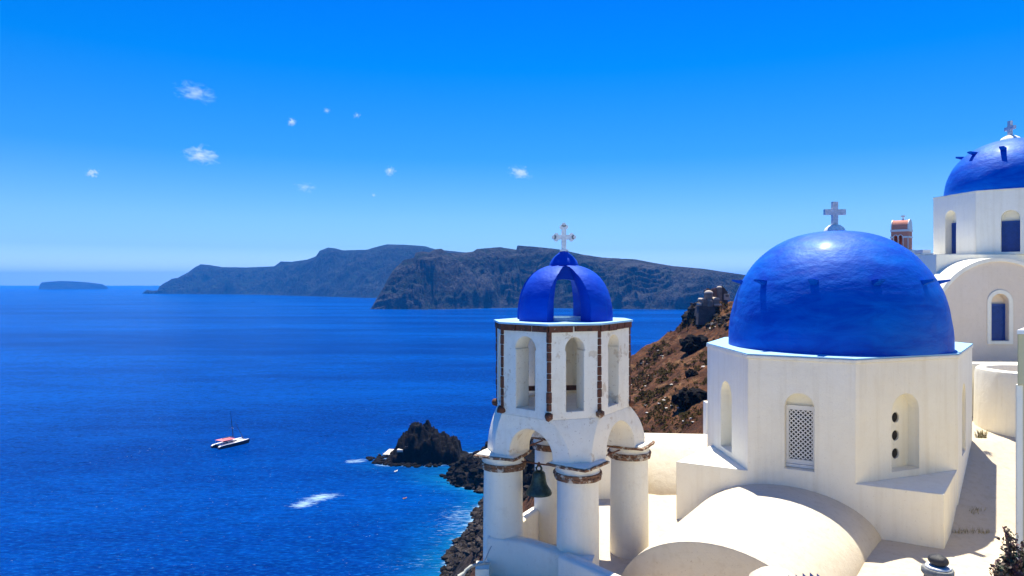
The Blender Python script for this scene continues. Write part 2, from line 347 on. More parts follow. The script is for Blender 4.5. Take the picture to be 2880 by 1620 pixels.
# ------------------------------------------------------------------ ground functions
SH = np.array([(0, -64), (40, -60), (100, -48), (200, -27), (242, -20), (262, -21), (290, -14), (312, -13), (335, -9), (352, -28), (368, -33), (384, -22), (394, 10), (405, 60), (430, 130), (520, 200)], float)
def shore_x(Y): return np.interp(Y, SH[:,0], SH[:,1])
def hill_z(X, Y, detail=True):
    X = np.asarray(X, float); Y = np.asarray(Y, float)
    ex = (fbm(X * .03, Y * .03, 2.2, 3) * 7) if detail else 0
    d = X - shore_x(Y) + ex * .5
    z = np.interp(d, [-40, -4, 0, 4, 11, 24, 38, 53, 63, 72, 80, 87, 95, 108, 400], [-14, -2, .3, 4, 12, 28, 45, 61, 69.5, 76, 80.5, 85, 90.5, 93, 94])
    # beyond the castle hill only a low lava shelf remains
    k = sstep(262, 300, Y + 10 * fbm(X * .05, Y * .05, 9., 2))
    low = np.interp(d, [-40, -3, 0, 5, 15, 24, 40, 90], [-14, -2, .6, 4, 9, 17, 26, 34])
    z = z * (1 - k) + np.minimum(z, low) * k
    if detail:
        m = sstep(-2, 8, d)
        rel = np.clip(z / 90, 0, 1)
        z = z + m * (1.3 * (ridged(X * .045, Y * .045, 1.0, 5) - .3) * 2.2 + 1.1 * fbm(X * .16, Y * .16, 0, 4)) * (1 - .75 * sstep(95, 110, d)) 
        z = z + m * k * 4.0 * np.maximum(0, fbm(X * .12, Y * .12, 4., 3))
        z = z + 5.2 * np.exp(-((X - 69) / 5.) ** 2) * sstep(244, 249, Y) * (1 - k)
        z = np.minimum(z, 95.5 - 12 * sstep(80, 40, Y))
    return np.maximum(z, -.9)
hx = np.unique(np.concatenate([np.arange(-75, 30, .85), np.arange(30, 90, .7), np.arange(90, 300, 5.)])); hy = np.unique(np.concatenate([np.arange(30, 200, 1.6), np.arange(200, 300, .8), np.arange(300, 440, 1.2)]))
HX, HY = np.meshgrid(hx, hy); HZ = hill_z(HX, HY)
HZ = HZ - 14 * sstep(60, 45, HY) * sstep(-10, 5, HX)
def hz(X, Y):
    X = np.asarray(X, float); Y = np.asarray(Y, float); i = np.clip(np.searchsorted(hx, X) - 1, 0, len(hx) - 2); j = np.clip(np.searchsorted(hy, Y) - 1, 0, len(hy) - 2)
    u = np.clip((X - hx[i]) / (hx[i+1] - hx[i]), 0, 1); v = np.clip((Y - hy[j]) / (hy[j+1] - hy[j]), 0, 1)
    return (HZ[j, i] * (1-u) + HZ[j, i+1] * u) * (1-v) + (HZ[j+1, i] * (1-u) + HZ[j+1, i+1] * u) * v
def hit(px, py):
    """where the sight line through a picture point meets the slope"""
    Y = np.arange(60, 420, .5); X = (px - 1440) / F * Y; z = CZ - (py - HOR) / F * Y; h = hz(X, Y); i = np.argmax(h >= z)
    return float(X[i]), float(Y[i]), float(h[i]) - CZ

def grid_mesh(name, X, Y, Z, m, kind='structure', smooth=True, attrs=None):
    ny, nx = X.shape; me = bpy.data.meshes.new(name)
    v = np.stack([X, Y, Z], -1).reshape(-1, 3).astype(np.float32)
    i = np.arange(ny * nx).reshape(ny, nx); q = np.stack([i[:-1,:-1], i[:-1,1:], i[1:,1:], i[1:,:-1]], -1).reshape(-1, 4)
    me.vertices.add(len(v)); me.vertices.foreach_set('co', v.ravel()); me.loops.add(q.size); me.loops.foreach_set('vertex_index', q.ravel().astype(np.int32))
    me.polygons.add(len(q)); me.polygons.foreach_set('loop_start', np.arange(0, q.size, 4, dtype=np.int32)); me.update(calc_edges=True); me.validate()
    if smooth: me.polygons.foreach_set('use_smooth', np.ones(len(me.polygons), bool))
    for k, a in (attrs or {}).items():
        at_ = me.attributes.new(k, 'FLOAT', 'POINT'); at_.data.foreach_set('value', a.ravel().astype(np.float32))
    me.materials.append(m); o = bpy.data.objects.new(name, me); COL.objects.link(o); tag(o, kind=kind); return o

# ------------------------------------------------------------------ sea
ICX, ICY = -47.0, 404.0
def islet_h(X, Y):
    u = (X - ICX) / 27.0; vv = (Y - ICY + 2 * perlin(X * .13, 0, 4.)) / 13.0
    prof = np.interp((X) / 404 * F + 1440, [1080, 1096, 1110, 1122, 1134, 1150, 1165, 1180, 1195, 1208, 1222, 1240, 1262, 1278, 1290, 1296, 1330], [.5, 2, 5, 9, 14.5, 17.5, 19, 20.5, 20, 18.5, 16, 14, 12.5, 11.5, 9, 3, .6])
    edge = np.clip(1 - np.abs(vv) ** 7, -1, 1)
    j = ridged(X * .11, Y * .16, 3., 5); h = prof * np.where(edge > 0, edge, 0) ** .8 * (.86 + .34 * (j - .2)) * (1 - .30 * np.abs(vv)) + 3.4 * fbm(X * .22, Y * .22, 1., 5) * np.clip(prof / 6, 0, 1)
    ex = np.maximum(np.abs((X - ICX) / 26.0) - .9, 0) * 8
    stp = np.where(edge > 0, h, -2); st2 = stp - ex * 4
    q = np.round(st2 / 2.2) * 2.2; return np.where(st2 > 2, .35 * st2 + .65 * q, st2)
xs = np.unique(np.round(np.concatenate([-np.geomspace(130, 24000, 46)[::-1], np.arange(-130, 70, 2.), np.geomspace(70, 24000, 46)]), 2))
ys = np.unique(np.round(np.concatenate([[-400, 0, 100, 150, 190], np.arange(210, 480, 2.), np.geomspace(480, 24000, 60)]), 2))
GX, GY = np.meshgrid(xs, ys)
dl = np.maximum(shore_x(GY) - GX, 0); dl = np.where(GY > 440, 400, dl)
di = np.hypot(np.maximum(np.abs(GX - ICX) - 27, 0), np.maximum(np.abs(GY - ICY) - 15, 0))
di = di - 2 * fbm(GX * .1, GY * .1, 7., 3)
nn = fbm(GX * .03, GY * .03, 5., 3)
shore = .62 * np.exp(-np.maximum(dl - 2, 0) / (11 + 8 * nn)) + .22 * np.exp(-np.maximum(di, 0) / 9)
foam_glint = .75 * np.exp(-(dl / 3.) ** 2) + .6 * np.exp(-(di / 2.5) ** 2) + .24 * np.exp(-(dl / 26) ** 2) * (GY < 330)
def patch(px, py, wpx, hpx, ang=0.):
    y0 = 100 * F / (py - HOR); x0 = (px - 1440) / F * y0; a = wpx / F * y0; b_ = hpx / (py - HOR) * y0
    u = (GX - x0); v_ = (GY - y0); ca, sa = math.cos(ang), math.sin(ang); return np.exp(-((u * ca + v_ * sa) / a) ** 2 - ((-u * sa + v_ * ca) / b_) ** 2)
foam_glint = foam_glint + .80 * patch(905, 1398, 74, 13, .5) + .70 * patch(845, 1422, 50, 10, .4) + .75 * patch(1000, 1297, 44, 8, .5) + .25 * patch(1270, 1480, 110, 60) + .16 * patch(1300, 1440, 60, 26, .5) + .22 * patch(1100, 1590, 160, 30)
grid_mesh('sea', GX, GY, GX * 0, M['sea'], attrs={'shore': np.clip(shore, 0, 1), 'foam_glint': np.clip(foam_glint, 0, 1), 'far': GX * 0})

# ------------------------------------------------------------------ far headlands (heightfields built at their real distance)
def headland(name, ridge, base, m, D0, nx, ny, gsc, gul, seed):
    rp = np.array(ridge, float); bp = np.array(base, float)
    px = np.linspace(rp[0, 0], rp[-1, 0], nx); v = np.linspace(0, 1.55, ny); PX, V = np.meshgrid(px, v)
    Yb = 100 * F / (np.interp(PX, bp[:,0], bp[:,1]) - HOR)
    ry = np.interp(PX, rp[:,0], rp[:,1]); a = (PX - 1440) / F
    h0 = 100 + (HOR - ry) / F * Yb; D = D0 * np.clip(h0 / 240, .06, 1.2)
    Yr = Yb + D; H = 100 + (HOR - ry) / F * Yr
    Y = Yb + V * D; X = a * Y
    # profile: scree at the foot, cliff bands, rounded crest
    t = np.interp(V, [0, .08, .22, .34, .5, .62, .8, .93, 1.0, 1.15, 1.55], [-.02, .07, .20, .38, .50, .68, .83, .95, 1.0, .97, .2])
    mk_ = sstep(0, .12, V) * (1 - sstep(.60, .98, V)) ; mk2 = sstep(0, .05, V) * (1 - .85 * sstep(.85, 1.0, V))
    wx = X + 60 * fbm(X / 300, Y / 300, seed, 3)
    g = ridged(wx / gsc, Y / (gsc * 2.4), seed, 6, .58) - .35 + .8 * fbm(wx / (gsc * 1.6), Y / (gsc * 1.6), seed + 9., 4)
    z = H * t + mk_ * gul * g * np.clip(H / 240, .1, 1.1) + mk2 * .10 * gul * fbm(X / 22, Y / 22, seed + 1., 4)
    # ledges
    q = 26.; ph = z / q + 2.2 * fbm(X / 210, Y / 210, seed + 2., 3); fr = ph - np.floor(ph); led = (sstep(.15, .85, fr) - fr) * q * .8
    z = z + led * mk_ * (.5 + .5 * np.sign(fbm(X / 180, Y / 180, seed + 5., 2)))
    z = np.minimum(z, H * (.62 + .38 * np.minimum(V, 1))); z = np.maximum(z, -.9); z[0, :] = -.9; z[-1, :] = -.9
    return grid_mesh(name, X, Y, z, m)
RN = [(1040,869),(1046,864),(1060,838),(1078,809),(1088,789),(1103,764),(1117,749),(1136,731),(1164,725),(1169,710),(1189,707),(1206,710),(1224,701),(1241,699),(1259,711),(1298,712),(1331,707),(1342,700),(1389,696),(1408,695),(1452,702),(1455,690),(1507,694),(1573,701),(1631,714),(1693,724),(1786,729),(1844,740),(1893,748),(1980,756),(2102,774),(2300,790),(2420,830),(2480,880)]
headland('hills', RN, [(1040,869),(1200,871),(1450,866),(1728,869),(2500,876)], M['cliff'], 330, 1200, 230, 120, 82, 3.)
RF = [(400,825),(413,815),(430,818),(443,817),(448,806),(459,798),(470,792),(483,784),(500,781),(529,766),(549,751),(565,743),(589,745),(625,751),(693,752),(771,749),(790,735),(820,736),(864,730),(888,721),(899,705),(923,696),(942,698),(964,704),(1032,702),(1059,694),(1088,687),(1136,688),(1195,692),(1224,701),(1330,712),(1500,740)]
headland('hills', RF, [(400,826),(733,829),(1032,838),(1500,840)], M['farcliff'], 900, 800, 150, 260, 95, 8.)
RI = [(109,813),(112,800),(118,794),(140,792),(171,790),(202,791),(248,794),(287,799),(300,806),(305,812)]
headland('island', RI, [(109,814),(305,813)], M['farcliff'], 500, 160, 60, 300, 20, 5.)

# ------------------------------------------------------------------ near hillside, lava shelf, islet
grid_mesh('hillside', HX, HY, HZ, M['hill'])
ix = np.arange(-80, -12, .42); iy = np.arange(384, 424, .42); IX, IY = np.meshgrid(ix, iy)
grid_mesh('islet', IX, IY, np.maximum(islet_h(IX, IY), -.9), M['black'], smooth=False)
# boulders: nobody could count them
mb = MB(); mbl = MB()
for i in range(1500):
    Y = rng.uniform(236, 340) if rng.random() < .8 else rng.uniform(335, 392); d = rng.uniform(-3, 26) * rng.random() ** .5 - 1; X = float(shore_x(Y)) + d
    z = float(hz(X, Y)); s = rng.choice((.5, .7, .9, 1.2, 1.7)) * rng.uniform(.7, 1.25)
    (mb if Y < 345 else mbl).add(*rock((X, Y, max(z, 0) - CZ + s * .2), (s * rng.uniform(.8, 1.4), s, s * rng.uniform(.7, 1.1)), i * .37, 1, .85, .6))
for i in range(1100):
    Y = rng.uniform(200, 330); X = float(shore_x(Y)) + rng.uniform(10, 48); z = float(hz(X, Y)); q = rng.uniform(.5, 1.6)
    mb.add(*rock((X, Y, z - CZ + q * .1), (q * rng.uniform(.8, 1.4), q, q * rng.uniform(.6, 1.)), i * .53, 1, .85, .6))
mk('boulders', mb, M['boulder'], kind='stuff', label='heap of dark boulders along the shore left of the bell tower', cat='boulders')
for i in range(260):
    a = rng.uniform(0, 6.28); X = ICX + math.cos(a) * rng.uniform(26, 35); Y = ICY + math.sin(a) * rng.uniform(10, 17) - 2; s = rng.uniform(.5, 1.6)
    if islet_h(np.array(X), np.array(Y)) < 3: mbl.add(*rock((X, Y, -CZ + s * .2), (s * 1.3, s, s), i * .61, 1, .8, .6))
for i in range(240):
    Y = rng.uniform(345, 384); X = float(shore_x(Y)) + rng.uniform(0, 30); z = float(hz(X, Y)); s = rng.uniform(1, 2.6)
    mbl.add(*rock((X, Y, z - CZ), (s, s, s * 1.2), i * .23, 1, 1, .7))
mk('lava_rocks', mbl, M['black'], kind='stuff', label='black lava rocks round the islet and the shelf', cat='rocks')
mbc = MB()
for i in range(90):
    px = rng.uniform(1440, 1720); py = rng.uniform(1212, 1372); x0, y0, z0 = hit(px, py); q = rng.uniform(1.5, 4.2); mbc.add(*rock((x0, y0, z0), (q, q, q * 1.4), i * 1.9, 2, 1, .7))
mk('lava_cliff', mbc, M['black'], kind='stuff', label='black lava crags seen through the left arch behind the bell', cat='rocks')
# black outcrops on the brown slope
for (px, py, wpx, lab) in ((1954, 972, 68, 'black rock outcrop high on the brown slope below the ruined chapel'), (1945, 1046, 34, 'smallest black rock outcrop, in the middle of the brown slope'), (1946, 1118, 80, 'large black rock outcrop low on the slope beside the church drum')):
    mb = MB(); x0, y0, z0 = hit(px, py + 12); r = wpx / F * y0 / 2
    for i in range(9):
        s = r * rng.uniform(.38, .66); mb.add(*rock((x0 + rng.uniform(-.6, .6) * r, y0 + rng.uniform(-.3, .3) * r, z0 + rng.uniform(-.1, .55) * r), (s, s, s), i * 1.3 + px, 3, 1, .75))
    mk('rock_outcrop', mb, M['black'], smooth=0, label=lab, cat='rock')
# scrub and pale stones on the slope
sc_ = MB(); ps_ = MB()
for i in range(5200):
    px = rng.uniform(1770, 2060); py = rng.uniform(830, 1235)
    x0, y0, z0 = hit(px, py)
    if y0 < 62 or y0 > 300 or float(perlin(x0 * .11, y0 * .11, 3.)) + rng.uniform(-.25, .25) < .16: continue
    if rng.random() < .955:
        s = rng.uniform(.35, 1.0) * (1.0 if y0 > 150 else .6)
        for k in range(10):
            a, e = rng.uniform(0, 6.28), rng.uniform(0, 1.5); q = Vector((math.cos(a) * math.cos(e), math.sin(a) * math.cos(e), math.sin(e) * .8)) * s * rng.uniform(.55, 1)
            c = Vector((x0, y0, z0)) + q; u = Vector((rng.gauss(0, 1), rng.gauss(0, 1), rng.gauss(0, 1))).normalized() * s * .42; v_ = u.orthogonal().normalized() * s * .3
            sc_.add([c - u, c + v_, c + u, c - v_], [(0, 1, 2, 3)])
    else:
        s = rng.uniform(.15, .42) * (1 if y0 > 120 else .6); ps_.add(*rock((x0, y0, z0 + .1), (s * 1.5, s, s * .6), i, 1, .7, .5))
mk('scrub', sc_, M['scrub'], kind='stuff', label='dry olive scrub dotted over the brown slope', cat='scrub')
mk('pale_stones', ps_, M['palerock'], kind='stuff', label='pale stones scattered over the brown slope', cat='stones')

# ------------------------------------------------------------------ terrace ground
def ground(x, y):
    x = np.asarray(x, float); y = np.asarray(y, float)
    g = -5.60 + .27 * sstep(5, 7.5, x)
    g = np.where(y > 15.2, np.maximum(g, g + (np.interp(y, [15.2, 18.7, 22, 40], [0, 1.18, 1.45, 1.6])) * sstep(8.0, 9.6, x)), g)
    return g
ty = np.arange(3, 22.6, .2); tu = np.linspace(0, 1, 140); TY, TU = np.meshgrid(ty, tu, indexing='ij')
xl = np.interp(TY, [3, 12.8, 13.2, 13.9, 16.2, 19, 22, 40], [-.55, -.55, -.62, -.62, .75, 1.75, 2.6, 10])
TX = xl + (45 - xl) * TU ** 1.3; TZ = ground(TX, TY) + .02 * fbm(TX * .8, TY * .8, 0, 3)
TZ[:, 0] = -16; TX[:, 0] -= 2.5; TX[:, 1] = TX[:, 1] * 0 + xl[:, 0]; TZ[-1, :] = -14
grid_mesh('terrace_ground', TX, TY, TZ + CZ, M['floor'])

# ------------------------------------------------------------------ main domed church
V = [(5.20,18.93),(5.32,16.044),(7.24,14.989),(10.10,16.10),(12.10,18.70),(11.55,20.7),(9.14,21.7),(6.28,20.9)]
L_, R_ = (3.89, 16.83), (8.64, 14.22); AX = Vector((.607, .795)); WD = Vector((.876, -.482))
DC = (8.19, 18.05)
ch = thing('domed_church', 'white church under the large glossy blue dome with a plain cross', 'church', (DC[0], DC[1], -5.6))
BP = MB().prism([L_, R_, (R_[0] + AX.x*5.6, R_[1] + AX.y*5.6), (L_[0] + AX.x*5.6, L_[1] + AX.y*5.6)], -7.5, -4.24)
drum = mk('walls', MB().prism([(x, y) for x, y in V], -7.0, -1.705), M['wall'], ch)
carve(drum, [BP], 'UNION')
# niches
def face_of(P, i, t0, t1):
    a = Vector(P[i]); b = Vector(P[(i + 1) % len(P)]); al = (b - a).normalized(); out = Vector((al.y, -al.x)); c = a + (b - a) * ((t0 + t1) / 2); return c, al, out, (t1 - t0) * (b - a).length
cuts = []; N = {}
for i, t0, t1, dep in ((0, .372, .64, .38), (1, .358, .633, .30), (2, .339, .603, .34), (3, .25, .5, .38)):
    c, al, out, ww = face_of(V, i, t0, t1); N[i] = (c, al, out, ww, dep)
    cuts.append(arch_cut(c, al, out, ww, -4.09, -2.42 - ww / 2, .3, dep))
carve(drum, cuts)
mk('ledge', MB().prism([(DC[0] + (x - DC[0]) * 1.006, DC[1] + (y - DC[1]) * 1.006) for x, y in V], -1.63, -1.60), M['ledge'], ch)
mk('rim', MB().prism([(DC[0] + (x - DC[0]) * 1.009, DC[1] + (y - DC[1]) * 1.009) for x, y in V], -1.704, -1.632), M['wall'], ch)
def dome_prof(Rr, H, p=2.3, n=36):
    out = []
    for k in range(n + 1):
        a = math.pi / 2 * k / n; c, s = math.cos(a), math.sin(a); out.append((max(Rr * c ** (2 / p), .002), H * s ** (2 / p)))
    return out
def build_dome(parent, c, z0, Rr, H, m, pegs, seedv, n=72, peg_z=None, p=2.3):
    mb = MB()
    def wob(a, z): return .035 * float(fbm(math.cos(a) * 1.4 + seedv, math.sin(a) * 1.4, z * .7, 3))
    mb.lathe(dome_prof(Rr, H, p), (c[0], c[1], z0), n, True, wob); d = mk('dome', mb, m, parent, 60)
    first = None
    for ang in pegs:
        a = R(ang); zz = (peg_z - z0) / H; rr = Rr * (1 - zz ** p) ** (1 / p) - .05
        o = Vector((math.cos(a), math.sin(a))); s = Vector((-o.y, o.x))
        pts = []
        for sg in (-1, 1):
            w0, w1 = .10 * sg, .055 * sg
            pts.append([(c[0] + o.x * q + s.x * ww_, c[1] + o.y * q + s.y * ww_, peg_z + zq) for q, zq, ww_ in ((rr, .03, w0), (rr + .30, .06, w1 * 1.3), (rr + .30, .02, w1 * 1.3), (rr + .10, -.05, w0 * .8), (rr, -.16, w0 * .6))])
        mk('step', MB().loft(pts), m, d, 30)
    return d
va = math.degrees(math.atan2(-DC[1], -DC[0]))
build_dome(ch, DC, -1.60, 2.57, 2.91, M['blue'], [va + 19 + 3 + 32.7 * k for k in range(11)], 3.0, 96, .02)
crs = mk('cross', MB().box(DC[0]-.068, DC[0]+.068, DC[1]-.05, DC[1]+.05, 1.40, 2.05).box(DC[0]-.265, DC[0]-.0685, DC[1]-.048, DC[1]+.048, 1.72, 1.86).box(DC[0]+.0685, DC[0]+.265, DC[1]-.048, DC[1]+.048, 1.72, 1.86), M['cross'], ch)
mk('plinth', MB().lathe([(.27, -.10), (.26, 0), (.22, .08), (.13, .15), (.02, .17)], (DC[0], DC[1], 1.31), 14), M['crossw'], crs, 40)
# lattice window in the front face
c, al, out, ww, dep = N[1]
zt = -2.42 - .30; lw = thing  # noqa
def P3(c, al, out, s, d, z): return (c.x + al.x * s + out.x * d, c.y + al.y * s + out.y * d, z)
def bar(mbx, c, al, out, s0, s1, z0, z1, d0, d1):
    vs = [P3(c, al, out, s, d, z) for z in (z0, z1) for s, d in ((s0, d0), (s1, d0), (s1, d1), (s0, d1))]
    return mbx.add(vs, [(3,2,1,0),(4,5,6,7),(0,1,5,4),(1,2,6,5),(2,3,7,6),(3,0,4,7)])
mbf = MB(); g0, g1 = -ww/2 + .002, ww/2 - .002; zb, ztp = -4.085, -2.72
for a_, b_, z0, z1 in ((g0, g0 + .055, zb + .07, ztp), (g1 - .055, g1, zb + .07, ztp), (g0 + .0551, g1 - .0551, ztp - .10, ztp), (g0 + .0551, g1 - .0551, zb + .07, zb + .17)): bar(mbf, c, al, out, a_, b_, z0, z1, -dep + .07, -dep + .015)
win = mk('window', mbf, M['white'], ch)
bar(q_ := MB(), c, al, out, g0, g1, zb + .004, zb + .068, -dep + .12, -dep + .004); mk('sill', q_, M['white'], win)
ax0, ax1, az0, az1 = g0 + .055, g1 - .055, zb + .17, ztp - .10
bar(q_ := MB(), c, al, out, ax0, ax1, az0, az1, -dep + .012, -dep + .004); mk('pane', q_, M['dark'], win)
def slat_line(s0, z0, ds, dz):      # clip a diagonal to the panel
    t0, t1 = -9., 9.
    for p_, d_, lo, hi in ((s0, ds, ax0, ax1), (z0, dz, az0, az1)):
        a_, b_ = (lo - p_) / d_, (hi - p_) / d_; a_, b_ = min(a_, b_), max(a_, b_); t0 = max(t0, a_); t1 = min(t1, b_)
    return (t0, t1) if t1 - t0 > .03 else None
for sg in (1, -1):
    k = -40
    for i in range(-40, 40):
        zc = (az0 + az1) / 2 + i * .098; r_ = slat_line(0., zc, .707 * sg, .707)
        if not r_: continue
        t0, t1 = r_; cc = Vector(P3(c, al, out, .707 * sg * (t0 + t1) / 2, -dep + (.030 if sg > 0 else .042), zc + .707 * (t0 + t1) / 2))
        u = Vector((al.x * .707 * sg, al.y * .707 * sg, .707)); v_ = Vector((-al.x * .707 * sg, -al.y * .707 * sg, .707)); wv = Vector((out.x, out.y, 0))
        mk('slat', MB().obox(cc, u, v_, wv, (t1 - t0) / 2, .0125, .0055), M['white'], win)
# panel with three round holes
c, al, out, ww, dep = N[2]
bar(q_ := MB(), c, al, out, -ww/2 - .04, ww/2 + .04, -4.12, -2.36, -dep + .06, -dep + .012); pan = mk('window_panel', q_, M['wall'], ch)
hol = []
for k in range(3):
    zc = -3.02 - k * .40 + .03
    rr = [[P3(c, al, out, -ww/2 + .43 + .105 * math.cos(a), d, zc + .115 * math.sin(a)) for a in [2 * math.pi * i / 20 for i in range(20)]] for d in (-dep + .2, -dep - .1)]
    hol.append(MB().loft(rr))
carve(pan, hol)
for k in range(3):
    zc = -3.02 - k * .40 + .03
    rr = [[P3(c, al, out, -ww/2 + .43 + .1045 * math.cos(a), d, zc + .1145 * math.sin(a)) for a in [2 * math.pi * i / 20 for i in range(20)]] for d in (-dep + .016, -dep + .006)]
    mk('pane', MB().loft(rr), M['dark'], pan)
# barrel vault in front of the drum
def ell(cx, cy, hw, zb, zt, n=28):
    pts = []
    for i in range(n + 1):
        a = math.pi * (1 - i / n); s = hw * math.cos(a); pts.append((cx + WD.x * s, cy + WD.y * s, zb + (zt - zb) * math.sin(a) ** .95))
    pts.append((cx + WD.x * hw, cy + WD.y * hw, -8)); pts.insert(0, (cx - WD.x * hw, cy - WD.y * hw, -8)); return pts
rings = []
for k in range(17):
    t = k / 16; s = 4.45 * t; hw = 1.97 - .28 * t
    rings.append(ell(6.02 - .609 * s + .10 * t + .2 * (1 - t) * 0, 15.70 - .793 * s, hw, -5.62 - .08 * t, -4.47, 28))
mk('vault', MB().loft(rings), M['vault'], ch, 35)

# ------------------------------------------------------------------ bell tower
TC = Vector((1.05, 14.40))
O8 = [Vector(p) for p in ((-1.30,-.80), (-.40,-1.58), (.60,-1.27), (1.40,.0))]; O8 = O8 + [-p for p in O8]
O8[4] = Vector((1.34, .74)); O8[7] = Vector((-1.42, .06))
def oct8(s, dx=0): return [(TC.x + p.x * s, TC.y + p.y * s) for p in O8]
bt = thing('bell_tower', 'old white bell tower with a small open blue dome and brown corner stones', 'bell tower', (TC.x, TC.y, -5.6))
lan = mk('lantern_wall', MB().prism(oct8(.955), -2.50, -.80), M['tower'], bt)
W8 = oct8(.955)
cuts = [MB().prism(oct8(.70), -2.40, -.95)]
for i, t0, t1, lip in ((0, .30, .73, .02), (1, .32, .70, .02), (2, .26, .62, .02), (3, .25, .75, 0), (4, .3, .7, 0), (6, .3, .7, 0), (7, .3, .7, 0)):
    c, al, out, ww = face_of(W8, i, t0, t1); cuts.append(arch_cut(c, al, out, ww - .03, -2.36, -1.25, .3, .75, rise=.25, lip=lip))
carve(lan, cuts); soften(lan, 30)
mk('cap_slab', MB().prism(oct8(1.0), -.785, -.75), M['ledge'], bt)
# cornice stones and corner stones: each stone its own piece
for i in range(8):
    a = Vector(oct8(.985)[i]); b = Vector(oct8(.985)[(i + 1) % 8]); d = b - a; n = max(2, int(d.length / .36)); al = d.normalized(); out = Vector((al.y, -al.x)); t = .02
    for k in range(n):
        t1 = (k + 1) / n - rng.uniform(.01, .035); z0 = -.885 - rng.uniform(0, .03); q = rng.uniform(-.012, .012)
        pa, pb = a + d * t, a + d * t1; cc = (pa + pb) / 2 - out * (.07 - q)
        mk('cornice_stone', MB().obox((cc.x, cc.y, (z0 - .787) / 2), (al.x, al.y, 0), (out.x, out.y, 0), (0, 0, 1), (pb - pa).length / 2, .07, (-.787 - z0) / 2), M['stone'], bt)
        t = (k + 1) / n + rng.uniform(.005, .02)
for i in range(8):
    v_ = Vector(W8[i]); o = (v_ - TC).normalized(); s = Vector((-o.y, o.x)); z = -.89
    while z > -2.34:
        hh = rng.uniform(.09, .24); z1 = max(z - hh, -2.38); r = .049 + rng.uniform(-.006, .007)
        ring = lambda zz, q: [(v_.x - o.x * .03 + (o.x * u + s.x * w_) * r * q, v_.y - o.y * .03 + (o.y * u + s.y * w_) * r * q, zz) for u, w_ in ((-.6, -.9), (.7, -.85), (1.05, 0), (.7, .85), (-.6, .9))]
        mk('corner_stone', MB().loft([ring(z1 + .004, .92), ring(z1 + .02, 1.02), ring(z - .02, 1.0), ring(z - .004, .9)]), M['stone'], bt)
        z = z1 - .003
    mbk = MB(); mbk.add(*rock((v_.x + o.x * .02, v_.y + o.y * .02, -2.43), (.085, .085, .085), i * 1.7, 2, .9, .3)); mk('corbel', mbk, M['stone'] if i != 2 else M['rust'], bt, 50)
# middle tier with arches
PI_ = [Vector((.17,-1.20)), Vector((1.39,.40)), Vector((-.17,1.20)), Vector((-1.22,-.45))]      # front, right, back, left pillar
bot = [None] * 8
for k, p in enumerate(PI_):
    i = 2 * k + 1; o = p.normalized(); s = (O8[(i + 1) % 8] - O8[i]).normalized(); s = (s - o * s.dot(o)).normalized()
    bot[i] = p + o * .26 - s * .20; bot[(i + 1) % 8] = p + o * .26 + s * .20
rings = []
for k in range(15):
    t = k / 14; e = 1 - (1 - t) ** 2.2; rings.append([(TC.x + (O8[i] * .955).lerp(bot[i], e).x, TC.y + (O8[i] * .955).lerp(bot[i], e).y, -2.4985 - .83 * t) for i in range(8)])
tier = mk('arch_tier', MB().loft(rings[::-1]), M['tower'], bt)
def tunnel(a, hw, zs, za):
    ax = a.normalized(); al = Vector((-ax.y, ax.x)); return arch_cut((TC.x, TC.y), al, ax, hw * 2, -3.6, zs, 2.6, 2.6, rise=za - zs, n=20)
carve(tier, [tunnel((PI_[3] + PI_[0]) / 2, .45, -3.22, -2.73), tunnel((PI_[0] + PI_[1]) / 2, .56, -3.24, -2.70)]); soften(tier, 32)
for k, p in enumerate(PI_):
    c = TC + p; o = p.normalized(); s = Vector((-o.y, o.x)); zb = -5.75
    def wob(a, z, kk=k): return .012 * float(fbm(math.cos(a) + kk * 5, math.sin(a), z * .8, 2))
    pl = mk('pillar', MB().lathe([(.405, zb - 1.2), (.40, zb + .6), (.385, -4.4), (.38, -3.60)], (c.x, c.y, 0), 40, True, wob), M['pillar'], bt, 60)
    mk('capital', MB().lathe([(.385, -3.60), (.41, -3.55), (.415, -3.48), (.40, -3.42), (.44, -3.375)], (c.x, c.y, 0), 40, True, wob), M['pillar'], pl, 60)
    bmb = MB()
    nb = 26
    prof = [(.40, -3.62), (.435, -3.615), (.445, -3.56), (.43, -3.535), (.455, -3.52), (.45, -3.49), (.41, -3.485)]
    bmb.lathe(prof, (c.x, c.y, 0), nb * 2, True, lambda a, z, kk=k: .012 * float(fbm(math.cos(a) * 4 + kk, math.sin(a) * 4, z * 9, 2))); mk('band', bmb, M['rust'], pl, 40)
    # abacus of broken tiles: an irregular square plate
    ring = []
    for q in range(24):
        a = 2 * math.pi * q / 24; r = .455 / max(abs(math.cos(a - .0)), abs(math.sin(a - .0))) ** .82 * (1 + .022 * math.sin(q * 2.9 + k)); d = (o * math.cos(a) + s * math.sin(a)) if 1 else 0
        ring.append((c.x + (o.x * math.cos(a + .785) + s.x * math.sin(a + .785)) * r, c.y + (o.y * math.cos(a + .785) + s.y * math.sin(a + .785)) * r, .005 * math.sin(q * 1.7 + k * 2)))
    ab = [[(c.x + (x - c.x) * f, c.y + (y - c.y) * f, zz + dz) for x, y, dz in ring] for f, zz in ((.86, -3.385), (.99, -3.37), (1.0, -3.335), (.97, -3.325))]
    mk('abacus', MB().loft(ab), M['rust'], pl)
    mk('mortar_cap', MB().loft([[(c.x + (x - c.x) * f, c.y + (y - c.y) * f, zz + dz * .5) for x, y, dz in ring] for f, zz in ((.93, -3.324), (.86, -3.30), (.70, -3.28))]), M['pillar'], pl)
